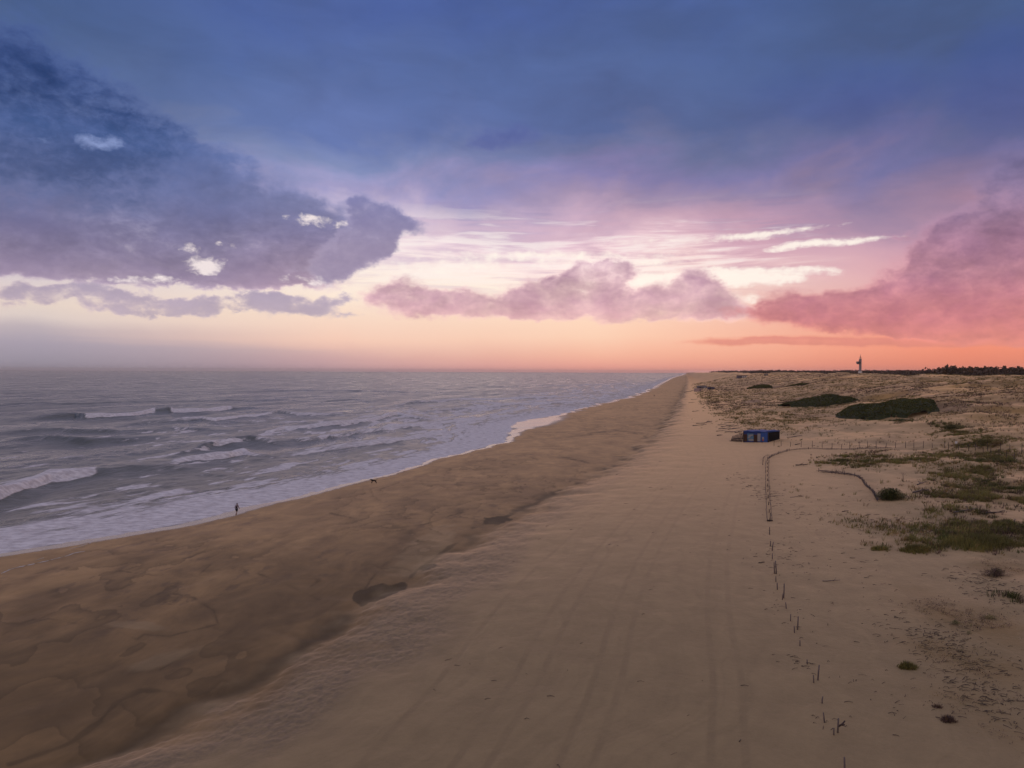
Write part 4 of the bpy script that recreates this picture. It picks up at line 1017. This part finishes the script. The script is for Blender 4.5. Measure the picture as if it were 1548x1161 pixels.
# ---- tubes of wood
def limb(b, p, q, r0, r1, bend=.1, rng=None, n=5):
    p = np.array(p, float); q = np.array(q, float); L = np.linalg.norm(q-p); pts = []
    for i in range(n):
        t = i/(n-1.); w = rng.normal(0, bend*L*.25, 3)*math.sin(math.pi*t); pts.append(p+(q-p)*t+w*np.array([1, 1, .6]))
    b.tube(pts, np.linspace(r0, r1, n), 6)
def driftwood(u, v, L, ang, r, label, name='driftwood_log', cat='driftwood', group=None, branches=1, seed=None, mat=None):
    x, y, z = unproj(u, v); rng = np.random.default_rng(seed or int(u*13+v*7)); b = MB(); ca, sa = math.cos(ang), math.sin(ang)
    dz = gz(x+ca*L/2, y+sa*L/2)-gz(x-ca*L/2, y-sa*L/2)
    limb(b, (-ca*L/2, -sa*L/2, r*.7-dz/2), (ca*L/2, sa*L/2, r*.7+dz/2+.05*L), r, r*.55, .12, rng)
    for k in range(branches):
        t = rng.uniform(-.2, .4)*L; a2 = ang+rng.choice([-1, 1])*rng.uniform(.5, 1.2); l2 = L*rng.uniform(.25, .5)
        limb(b, (ca*t, sa*t, r*.8), (ca*t+math.cos(a2)*l2, sa*t+math.sin(a2)*l2, r+rng.uniform(.1, .45)*l2), r*.6, r*.2, .15, rng)
    o = b.build(name, mat or WOOD_GREY, None, True); o.location = (x, y, z)
    return tag(o, label, cat, group)
driftwood(1121, 664.5, 5.2, .15, .17, 'big forked driftwood tree lying left of the blue hut', branches=3)
driftwood(1115, 667.3, 4.0, -.1, .10, 'thin dark pole lying in front of the forked driftwood tree')
driftwood(1134, 667.6, 2.6, .9, .20, 'stubby dark log propped in front of the hut mural', branches=1, mat=WOOD_DARK)
driftwood(1143, 666.8, 3.4, .2, .17, 'dark log lying against the blue hut front below its doorway', branches=1, mat=WOOD_DARK)
driftwood(1088, 658.6, 1.6, .4, .16, 'short dark-ended stump with curved branch on open sand left of the hut', branches=2)
driftwood(1202, 661.0, 4.4, .05, .13, 'long flat grey plank log on sand to the right of the hut', branches=1)
driftwood(1207, 672.2, 1.6, .35, .12, 'short reddish board lying just behind the first fence posts', branches=0, mat=WOOD_DARK)
for q, (u, v, L, a, r) in enumerate([(1092,642.5,3.2,.1,.11),(1098,645,3.8,.3,.12),(1104,643,2.6,-.2,.11),(1096,648.5,4.2,.08,.12),(1108,649,3.4,.25,.13),(1114,648,2.8,-.1,.11),(1090,652,3.0,.2,.10),(1105,653.5,3.6,-.05,.13),(1117,654,3.0,.5,.12),(1122,652,2.4,.1,.12),(1101,639.5,2.8,.2,.10),(1112,644.5,3.0,.15,.1)]):
    driftwood(u, v, L, a, r, 'sun-bleached driftwood log in the loose heap left of the blue hut', group='driftwood logs heaped left of the hut')
for (u, v, L, a, lab) in [(1058,643.5,5.0,.08,'long thin driftwood pole on flat sand, nearest pole left of the heap'),(1073,637.5,2.2,.2,'dark knotted driftwood root beside the left end of the heap'),
        (1065,640.0,6.0,.12,'longest thin driftwood pole ending at the dark knotted root'),(1052,622,3.4,.05,'dark driftwood trunk at the dune foot below the far huts'),(1046,609,4.4,.3,'slanting driftwood trunk at the very edge of the dune grass, farther up the beach'),
        (1043,592.2,11,.05,'low dark line of wreckage timber left of the pale canvas hut'),(1050,604,5.5,.35,'driftwood trunk farther up the beach than the slanting one at the grass edge'),(1075,599.5,3.5,.4,'dark driftwood stump lodged up in the dune grass')]:
    driftwood(u, v, L, a, .13 if L < 8 else .3, lab, branches=1)
driftwood(1392, 744, 3.2, .55, .13, 'thick pale grey driftwood trunk among the olive grass on the near dune', branches=2)
driftwood(1395, 732, 2.6, .6, .09, 'slimmer grey branch just above the thick pale driftwood trunk', branches=2)
driftwood(1462, 774, 3.2, .12, .09, 'long flat grey driftwood branch below the wide grass patch', branches=2)
driftwood(1505, 777, 2.6, .3, .10, 'dark tangled driftwood beside the long flat grey branch', branches=3, mat=WOOD_DARK)
driftwood(1537, 789, 1.6, .9, .09, 'short pale driftwood stick poking from grass at the right edge', branches=0)
driftwood(1260, 880, 1.5, -.08, .035, 'long thin forked twig lying on open sand right of the stakes', 'fallen_branch', branches=2)
driftwood(1207, 751.5, 2.6, .35, .035, 'slender slanting branch on sand right of the low double fence', 'fallen_branch', branches=1)
driftwood(1176, 751, 2.4, .0, .03, 'slender straight stick lying level, touching the low double fence side', 'fallen_branch', branches=0)
driftwood(1154, 852.3, .62, .1, .05, 'short dark chunk of wood alone left of the stake line', 'wood_chunk', branches=0, mat=WOOD_DARK)
driftwood(1280, 774, 1.0, .25, .06, 'dark red-brown branch on open sand, left one of two below the brush fence', 'fallen_branch', branches=1, mat=WOOD_DARK)
driftwood(1315, 779.5, .9, .45, .06, 'dark red-brown branch on open sand, right one of two below the brush fence', 'fallen_branch', branches=1, mat=WOOD_DARK)
driftwood(1292, 845, .5, -.6, .03, 'small crooked twig alone in the middle of the pale sand', 'fallen_branch', branches=1, mat=WOOD_DARK)
driftwood(1124, 1125, .22, .9, .03, 'tiny dark stick alone on sand near the bottom edge of the view', 'wood_chunk', branches=0, mat=WOOD_DARK)
driftwood(1213, 704, 2.2, -.35, .12, 'dark knobbly root on sand inside the fence bend', branches=2, mat=WOOD_DARK)

# ---- strewn twigs and bits: nobody could count them
def litter():
    rng = np.random.default_rng(21); b = MB(); spots = []
    for (u, v, ru, rv, n) in [(1150,735,30,26,70),(1180,760,40,50,100),(1185,850,50,40,60),(1210,1005,30,18,18),(1260,850,70,60,50),(1200,930,40,40,26),(1110,650,35,14,60),(1440,980,80,60,330),(1500,1060,60,60,200),(1510,900,40,40,120),(900,900,260,200,36),(1060,780,120,120,30),(760,1050,220,100,12),(1500,880,40,20,80),(1250,745,70,40,40),(1340,1060,80,60,30),(1300,790,60,30,30),(1250,1100,30,20,9),(1390,800,60,24,80)]:
        x, y, z = unproj(u, v); y1 = unproj(u, v+rv)[1]; y2 = unproj(u, v-rv)[1]
        for k in range(n): spots.append((x+rng.normal(0, .5)*ru/FP*y, np.clip(y+rng.normal(0, .5)*(y2-y1)/2, 20, 400)))
    S = np.array(spots); Z = terrain(S[:, 0], S[:, 1])
    for (x, y), z in zip(S, Z):
        L = rng.uniform(.08, .42)*(1+y/200); a = rng.normal(.1, .7); r = rng.uniform(.006, .016)*(1+y/160)
        b.tube([(x-math.cos(a)*L/2, y-math.sin(a)*L/2, z+.01), (x, y+rng.normal(0, .05), z+.05), (x+math.cos(a)*L/2, y+math.sin(a)*L/2, z+.02)], [r, r*.9, r*.5], 4)
    tag(b.build('twigs', WOOD_DARK, None), 'small dark twigs and bits of driftwood strewn over the sand', 'twigs', kind='stuff')
litter()

# ---- the row of leaning stakes, near to far: (u_bottom, v_bottom, v_top, u_top, label)
STAKES = [
 (1284,1176,1152,1284,'nearest wooden stake, cut by the bottom edge of the view'),
 (1272.5,1112,1091,1273.5,'tall dark stake with a forked side branch, near the bottom of the stake line'),
 (1267,1115.5,1105,1266.5,'short stake leaning next to the tall forked one'),
 (1253,1096,1082,1250.5,'faint thin stake half buried, leaning, between the forked stake and the lone upright one'),
 (1248.5,1067,1057,1249.5,'lone upright short stake, third group from the bottom'),
 (1241,1031.5,1009.5,1243.5,'tall thick leaning stake standing beside a short purple-grey one'),
 (1235.5,1035.5,1024.5,1234.5,'short purple-grey stake beside the tall thick leaning one'),
 (1225.5,1007,1000,1224.5,'very short stub of a stake just above the tall thick leaning one'),
 (1214,979,971,1214,'short lone stake midway between two tall ones'),
 (1209.5,954,935,1210.5,'tall straight stake with a short one close on its left, middle of the line'),
 (1205.5,959,949,1204.5,'short leaning stake on the left of the tall straight one mid-line'),
 (1199,941,931,1199,'short lone stake just above the mid-line tall pair'),
 (1192.5,922,913,1191.5,'stumpy dark stake below the tallest slender stake'),
 (1188,906,885,1189,'tallest slender stake of the upper line with a stub at its foot'),
 (1186,908.5,899,1187,'stub standing at the foot of the tallest slender stake'),
 (1179,893,883,1178,'short thick stake among twigs above the tallest slender one'),
 (1176.5,881,873,1176,'thin short stake directly under the double-stake frame'),
 (1177,868.5,850,1175,'right upright of the narrow pair that makes a small frame'),
 (1174,868.5,852,1173,'left upright of the narrow pair that makes a small frame'),
 (1170.5,846,838,1170.5,'short stake above the small frame, alone'),
 (1169.5,834,821,1171.5,'leaning stake with a shorter stick touching its left side'),
 (1167.5,827,819,1167.2,'shorter stick touching the left side of a leaning stake'),
 (1166,809,798,1165.3,'stake just below the crossbar post, leaning slightly'),
]
def stake(ub, vb, vt, ut, label):
    x, y, z = unproj(ub, vb); s = y/FP; h = (vb-vt)*s*1.06; dx = (ut-ub)*s
    rng = np.random.default_rng(int(ub*3+vb)); b = MB(); r = (.044 if h > .6 else .036)*(.8+y/190.)
    b.tube([(0, 0, -.3), (dx*.5+rng.normal(0, .01), 0, h*.5), (dx, rng.normal(0, .03), h)], [r*1.1, r, r*.85], 7)
    root = thing('wooden_stake', label, 'stake', (x, y, z), 0, 'stakes of the broken fence line on the sand')
    b.build('post', WOOD_GREY, root, True)
    if 'forked side' in label:
        MB().tube([(.03, 0, h*.42), (.22, -.05, h*.62), (.36, -.05, h*.86)], [.05, .045, .03], 6).tube([(.2, -.05, h*.55), (.33, -.1, h*.62)], [.04, .03], 6).build('branch', WOOD_DARK, root, True)
    if 'right upright' in label:
        MB().tube([(-.22, 0, h*.52), (0, 0, h*.55)], [.03, .03], 5).build('crossbar', WOOD_GREY, root, True)
        MB().tube([(-.24, 0, .06), (0, 0, .06)], [.035, .035], 5).build('crossbar', WOOD_GREY, root, True)
for s_ in STAKES: stake(*s_)

# ---- low double row of pickets that bends towards the hut
def world_line(px):
    return [unproj(u, v) for u, v in px]
def resample(pts, step):
    pts = np.array(pts); seg = np.linalg.norm(np.diff(pts[:, :2], axis=0), axis=1); s = np.concatenate([[0], np.cumsum(seg)])
    q = np.arange(0, s[-1], step); x = np.interp(q, s, pts[:, 0]); y = np.interp(q, s, pts[:, 1])
    return np.stack([x, y, terrain(x, y)], 1)
def picket_fence(px, label, hgt, gap=.55, double=.0, seed=1, step=.45, r=.03, fade=None):
    pts = resample(world_line(px), step); o = pts[0]; rng = np.random.default_rng(seed)
    root = thing('sand_fence', label, 'fence', tuple(o))
    n = len(pts); rows = [(-double/2), (double/2)] if double else [0]; seg = max(2, int(6/step))
    hf = lambda i: hgt*(1 if fade is None else float(np.interp(i/n, [0, 1], fade)))
    for off in rows:
        P = pts-o; P = P+np.array([off, 0, 0])
        for i0 in range(0, n-1, seg):
            i1 = min(i0+seg, n-1); b = MB()
            for i in range(i0, i1):
                if rng.random() < .10: continue
                b.tube([P[i]+(0, 0, -.15), P[i]+(rng.normal(0, .06), rng.normal(0, .06), hf(i)*rng.uniform(.75, 1.1))], [r, r*.8], 5)
            for hz in (.35, .75):
                q = P[i0:i1+1].copy(); q[:, 2] += [hf(i)*hz for i in range(i0, i1+1)]; q[:, 2] += rng.normal(0, .012, len(q)); b.tube(q, r*.8, 5)
            b.build('picket_panel', WOOD_GREY, root, True)
    for k in range(0, n, max(1, int(6/step))):
        MB().tube([pts[k]-o+(0, 0, -.3), pts[k]-o+(.05, 0, hgt*1.25)], [.06, .05], 6).build('post', WOOD_DARK, root, True)
    return root
picket_fence([(1165.5,789),(1164,770),(1162.5,750),(1161.5,730),(1161,712),(1161.5,696)], 'low double row of grey pickets running straight up the sand to the bend', .36, double=.58, seed=2, step=.6, r=.018)
picket_fence([(1161.5,695),(1168,690.5),(1180,685.8),(1194,681.8)], 'dark thick stretch of low picket fence just past the bend, facing the hut', .5, seed=3, step=.34, r=.032)
picket_fence([(1194,681.6),(1212,679.6),(1232,678.8),(1256,680),(1280,680.4),(1302,679.2),(1330,678.6),(1352,678)], 'low faded picket fence running level along the sand into the dune grass', .42, seed=4, step=.45, r=.035, fade=(.8, .9))
picket_fence([(1154,703),(1155,693),(1159,689.4),(1166,688.2)], 'short thin curved piece of buried fence left of the bend', .20, seed=6, step=.5, r=.02)
def post_with_bar():
    x, y, z = unproj(1165.6, 788.5); root = thing('fence_post', 'thin upright post with a flat crossbar at its foot, ending the double pickets', 'post', (x, y, z))
    MB().tube([(.05, 0, -.3), (.08, 0, 1.05)], [.05, .04], 6).build('post', WOOD_DARK, root, True)
    MB().box((0, -.06, .09), (.72, .09, .16)).build('crossbar', WOOD_DARK, root)
post_with_bar()

# ---- line of thin posts across the sand
def post_fence(px, label, h, seed, r=.05, wires=(.5, .92)):
    rng = np.random.default_rng(seed); P = [np.array(unproj(u, v)) for u, v in px]; o = P[0]
    root = thing('post_fence', label, 'fence', tuple(o))
    tops = []
    for k, p in enumerate(P):
        q = p-o; hh = h*rng.uniform(.88, 1.1)*(.72 if k % 5 == 3 else 1); lean = rng.normal(0, .05, 2)
        MB().tube([q+(0, 0, -.4), q+(lean[0], lean[1], hh)], [r*1.1, r*.9], 6).build('post', WOOD_DARK, root, True)
        tops.append(q+np.array([lean[0], lean[1], 0]))
    w = MB()
    for f in wires: w.tube([t+np.array([0, 0, h*f*.8]) for t in tops], .006, 4)
    w.build('wire', M_METAL, root)
post_fence([(1153,669.8),(1171,674),(1182,674.5),(1196,675.2),(1212,676),(1229,676.3),(1244,677),(1259,678.6),(1273,679),(1286,678.4),(1300,677.6),(1313,677),(1326,677),(1341,677.4),(1355,677.6),(1370,677.4),(1383,677.6),(1397,677.6),(1411,677),(1429,677.8),(1435,679.6),(1450,680.4),(1466,682),(1488,685),(1500,688.2),(1512,691.5),(1523,695.2),(1535,697.5)],
           'long line of thin dark posts from the hut across the sand to the right edge', 1.5, 5)
post_fence([(1476,681),(1495,682.4),(1514,682.6),(1528,683.4),(1546,684.5)], 'short branch of taller thin posts behind the right end of the long post line', 1.75, 8)
def sign():
    x, y, z = unproj(1446.5, 677.5); root = thing('sign_post', 'small white square notice on a thin post within the post line', 'sign', (x, y, z))
    MB().tube([(0, 0, -.3), (0, 0, 1.35)], .045, 6).build('post', WOOD_DARK, root, True)
    MB().box((0, -.06, 1.2), (.50, .04, .52)).build('board', M_WHITE, root)
sign()
def brush_fence():
    px = [(1239,713.5),(1246,714.6),(1256,715.8),(1268,717),(1280,718.4),(1290,720),(1299,722.5),(1305,727),(1309,733.5),(1315,739.5),(1322,746),(1326,753),(1329.5,761)]
    pts = resample(world_line(px), .35); o = pts[0]; rng = np.random.default_rng(9)
    root = thing('brush_fence', 'curved low fence of bundled grey brushwood bending down to the green bush', 'fence', tuple(o))
    b = MB(); P = pts-o; n = len(P)
    for k in range(0, n-4, 1):
        for q in range(3):
            m = min(k+rng.integers(3, 8), n-1); off = rng.normal(0, .07, 3); off2 = rng.normal(0, .09, 3)
            b.tube([P[k]+off+(0, 0, rng.uniform(.05, .40)), P[(k+m)//2]+off+(0, 0, rng.uniform(.1, .5)), P[m]+off2+(0, 0, rng.uniform(.05, .55))], [.026, .022, .010], 5)
    b.build('brushwood', WOOD_GREY, root, True)
    for k in range(0, n, 9):
        MB().tube([P[k]+(0, 0, -.3), P[k]+(.03, 0, .72)], [.05, .04], 6).build('post', WOOD_DARK, root, True)
    tw = MB()
    for k in (12, 16, n-10, n-5):
        for q in range(4): limb(tw, P[k]+(0, .1, .2), P[k]+(rng.normal(.2, .4), .3, rng.uniform(.8, 1.4)), .03, .008, .2, rng)
    tw.build('dead_twigs', WOOD_DARK, root, True)
brush_fence()
driftwood(1236.5, 712, .9, 1.2, .05, 'single short peg standing left of the brush fence tip', 'wooden_peg', 'peg', branches=0)

# ================================================================== PEOPLE AND DOG
SKIN = simple_mat('skin', (.30, .16, .11), .6, .1, 5)
HAIR = simple_mat('dark_hair', (.02, .014, .014), .7, .2, 20)
M_TOP = simple_mat('lilac_grey_fleece', (.34, .27, .31), .95, .15, 12)
M_SHORT = simple_mat('dark_shorts', (.035, .028, .04), .9, .15, 12)
M_BAG = simple_mat('black_bag_cloth', (.015, .012, .018), .9, .1, 12)
M_DOG = simple_mat('dark_dog_coat', (.022, .012, .010), .8, .3, 14)
def skin_mesh(name, verts, edges, radii, mat, parent, root=0, sub=2):
    me = bpy.data.meshes.new(name); me.from_pydata(verts, edges, []); o = bpy.data.objects.new(name, me); COL.objects.link(o); o.parent = parent
    md = o.modifiers.new('skin', 'SKIN'); md.use_smooth_shade = True
    for i, d in enumerate(me.skin_vertices[0].data):
        r = radii[i]; d.radius = (r, r) if not isinstance(r, tuple) else r; d.use_root = (i == root)
    ms = o.modifiers.new('round', 'SUBSURF'); ms.levels = sub; ms.render_levels = sub
    me.materials.append(mat); return o
def person(u, v, H, rz, label, bag=True, top=M_TOP, name='person'):
    x, y, z = unproj(u, v); k = H/1.75
    root = thing(name, label, 'person', (x, y, z-.08), rz); root.scale = (k, k, k)
    # walking along -Y of the figure; left leg forward, head bent
    V = [(0,0,.95),(0,-.02,1.12),(0,-.06,1.30),(0,-.09,1.44),(0,-.12,1.53),(0,-.145,1.61),(0,-.155,1.70),     # 0 pelvis .. 6 crown
         (.10,0,.90),(.11,-.17,.50),(.11,-.12,.09),(.11,-.26,.035),                                            # left leg forward
         (-.10,0,.90),(-.11,.10,.50),(-.11,.36,.16),(-.11,.33,.04),                                            # right leg trailing
         (.19,-.08,1.40),(.25,.06,1.14),(.24,-.06,.93),(-.19,-.08,1.40),(-.25,-.14,1.14),(-.23,-.32,1.00)]
    E = [(0,1),(1,2),(2,3),(3,4),(4,5),(5,6),(0,7),(7,8),(8,9),(9,10),(0,11),(11,12),(12,13),(13,14),(3,15),(15,16),(16,17),(3,18),(18,19),(19,20)]
    Rd = [(.15,.11),(.13,.10),(.16,.11),(.12,.09),.055,.092,.075,.095,.06,.042,.035,.095,.06,.042,.035,.065,.045,.03,.065,.045,.03]
    skin_mesh('body', V, E, Rd, SKIN, root)
    # fingers as short skinned chains at each hand
    for nm, (hx, hy, hz), dy in (('hand', V[17], -.02), ('hand', V[20], -.04)):
        hv = [(hx, hy, hz), (hx, hy+dy, hz-.07)]; he = [(0, 1)]; hr = [.030, .036]
        for q in range(4):
            i = len(hv); yy = hy+dy+(q-1.5)*.021; L = (.062, .075, .07, .055)[q]
            hv += [(hx, yy, hz-.095), (hx*1.0, yy-.012, hz-.095-L*.6), (hx*.98, yy-.03, hz-.095-L)]; he += [(1, i), (i, i+1), (i+1, i+2)]; hr += [.010, .009, .008]
        i = len(hv); hv += [(hx, hy+dy-.045, hz-.06), (hx, hy+dy-.065, hz-.10)]; he += [(1, i), (i, i+1)]; hr += [.011, .009]
        skin_mesh(nm, hv, he, hr, SKIN, root, 0, 1)
    skin_mesh('jacket', [(0,0,.90),(0,-.02,1.12),(0,-.06,1.31),(0,-.095,1.455),(.20,-.08,1.40),(.26,.06,1.14),(.25,-.04,.96),(-.20,-.08,1.40),(-.26,-.14,1.14),(-.24,-.29,1.01)],
              [(0,1),(1,2),(2,3),(3,4),(4,5),(5,6),(3,7),(7,8),(8,9)], [(.19,.15),(.16,.13),(.19,.14),(.10,.09),.085,.062,.05,.085,.062,.05], top, root)
    MB().tube([(.055,0,.97),(.085,-.01,.88),(.105,-.08,.74),(.112,-.14,.58)], [.135,.135,.115,.10], 12).tube([(-.055,0,.97),(-.085,.01,.88),(-.105,.04,.74),(-.112,.08,.58)], [.135,.135,.115,.10], 12).build('shorts', M_SHORT, root, True)
    hv = [(0,-.10,1.60),(0,-.125,1.69),(0,-.16,1.74),(0,-.05,1.62)]
    skin_mesh('hair', hv, [(0,1),(1,2),(0,3)], [.085,.098,.06,.05], HAIR, root)
    f = MB()
    for sx in (-.034, .034): f.lathe([(.001,-.012),(.011,-.006),(.012,.004),(.001,.012)], (sx, -.232, 1.64), 8)
    f.build('eyes', HAIR, root, True)
    MB().tube([(0,-.235,1.65),(0,-.262,1.612),(0,-.24,1.60)], [.010,.016,.012], 6).build('nose', SKIN, root, True)
    MB().tube([(-.03,-.232,1.572),(0,-.24,1.570),(.03,-.232,1.572)], [.006,.009,.006], 6).build('mouth', SKIN, root, True)
    if bag:
        skin_mesh('shoulder_bag', [(-.06,.13,1.34),(-.08,.17,1.20),(-.10,.17,1.04)], [(0,1),(1,2)], [(.10,.07),(.13,.09),(.11,.08)], M_BAG, root)
        MB().tube([(-.09,.15,1.38),(-.15,-.02,1.49),(-.10,-.21,1.38),(.02,-.22,1.22)], .028, 6).build('bag_strap', M_BAG, root, True)
    return root
person(357.2, 778.6, 1.80, R(165), 'person in lilac-grey jacket and dark shorts with black bag, walking at the foam edge')
person(989, 599.6, 1.75, R(150), 'tiny distant person in dark clothes alone far up the beach near the waterline', bag=False, top=M_SHORT)
def dog(u, v):
    x, y, z = unproj(u, v); root = thing('dog', 'dark brown dog standing on wet sand ahead of the walking person', 'dog', (x, y, z-.03), R(10)); s = 1.12; root.scale = (s, s, s)
    V = [(.30,0,.50),(.05,0,.50),(-.22,0,.53),(-.36,0,.62),(-.46,0,.70),(-.56,0,.68),(-.66,0,.64),           # rump, trunk, chest, neck, head, muzzle
         (.36,.08,.42),(.30,.09,.30),(.42,.09,.19),(.39,.09,.03),(.36,-.08,.42),(.44,-.09,.28),(.54,-.09,.18),(.50,-.09,.03),
         (-.24,.09,.40),(-.22,.09,.22),(-.25,.09,.03),(-.24,-.09,.40),(-.32,-.09,.23),(-.36,-.09,.03),
         (.42,0,.54),(.54,0,.58),(.64,0,.68),(-.44,.06,.77),(-.41,.075,.70),(-.44,-.06,.77),(-.41,-.075,.70)]
    E = [(0,1),(1,2),(2,3),(3,4),(4,5),(5,6),(0,7),(7,8),(8,9),(9,10),(0,11),(11,12),(12,13),(13,14),(2,15),(15,16),(16,17),(2,18),(18,19),(19,20),(0,21),(21,22),(22,23),(4,24),(24,25),(4,26),(26,27)]
    Rd = [.125,.13,.165,.095,.085,.055,.04,.085,.055,.035,.032,.085,.055,.035,.032,.06,.04,.035,.06,.04,.035,.04,.03,.015,.03,.012,.03,.012]
    skin_mesh('body', V, E, Rd, M_DOG, root)
dog(564.8, 731.0)

# ---- scum lines left by the last wave on the sand
def scum():
    m, k, p = new_mat('foam_scum'); p.inputs['Roughness'].default_value = .9
    pos = k.node('ShaderNodeNewGeometry').outputs['Position']; f = k.linmap(k.noise(pos, 3., 5, .65), .3, .7, .45, .75); k.put(p.inputs['Base Color'], k.comb(f, f, f))
    for px, w, nm in (([(0,868.5),(12,863),(28,858.5),(46,854.5),(70,849.5),(95,843),(112,837),(126,834.5)], .30, 'longest pale line of foam left on wet sand at the left edge'),
                      ([(103,831.5),(118,828),(128,824.5),(138,820.5)], .16, 'short pale foam line between the longest one and the wave edge'),
                      ([(52,848.5),(60,846),(66,843.8)], .12, 'tiny foam streak just above the longest foam line')):
        pts = resample(world_line(px), .15); n = len(pts); rng = np.random.default_rng(int(px[0][1]))
        s = np.arange(n)*.15
        wid = w*np.clip(.15+1.5*fbm(s/1.7, s*0, 151, 3)-.15, .05, 1.3)*np.clip(np.minimum(s, s[-1]-s)/.8, .1, 1)
        jog = (fbm(s/.9, s*0+5, 153, 3)-.5)*.3
        a = np.stack([pts[:, 0]-wid*.3+jog, pts[:, 1]-wid, pts[:, 2]+0], 1); b = np.stack([pts[:, 0]+wid*.3+jog, pts[:, 1]+wid, pts[:, 2]+0], 1)
        for q in (a, b): q[:, 2] = terrain(q[:, 0], q[:, 1])+.015
        c = (a+b)/2; c[:, 2] += .03
        V = np.concatenate([a, c, b]); i = np.arange(n-1)
        f4 = np.concatenate([np.stack([i, i+n, i+n+1, i+1], 1), np.stack([i+n, i+2*n, i+2*n+1, i+n+1], 1)])
        o = mesh_np('foam_line', V, [f4], m); tag(o, nm, 'sea foam', 'foam lines left on the sand')
scum()

# ================================================================== HAZE
def haze():
    B = 26000.; o = MB().box((0, 0, 33), (2*B, 2*B, 84)).build('haze', None); m = bpy.data.materials.new('sea_haze'); m.use_nodes = True; m.node_tree.nodes.clear(); k = NT(m.node_tree)
    out = k.node('ShaderNodeOutputMaterial'); v = k.node('ShaderNodeVolumePrincipled'); k.L.new(v.outputs[0], out.inputs['Volume'])
    v.inputs['Color'].default_value = (1.0, .92, .88, 1); v.inputs['Density'].default_value = HAZE; v.inputs['Anisotropy'].default_value = .65
    o.data.materials.append(m); tag(o, kind='stuff')
HAZE = 4.5e-5
haze()
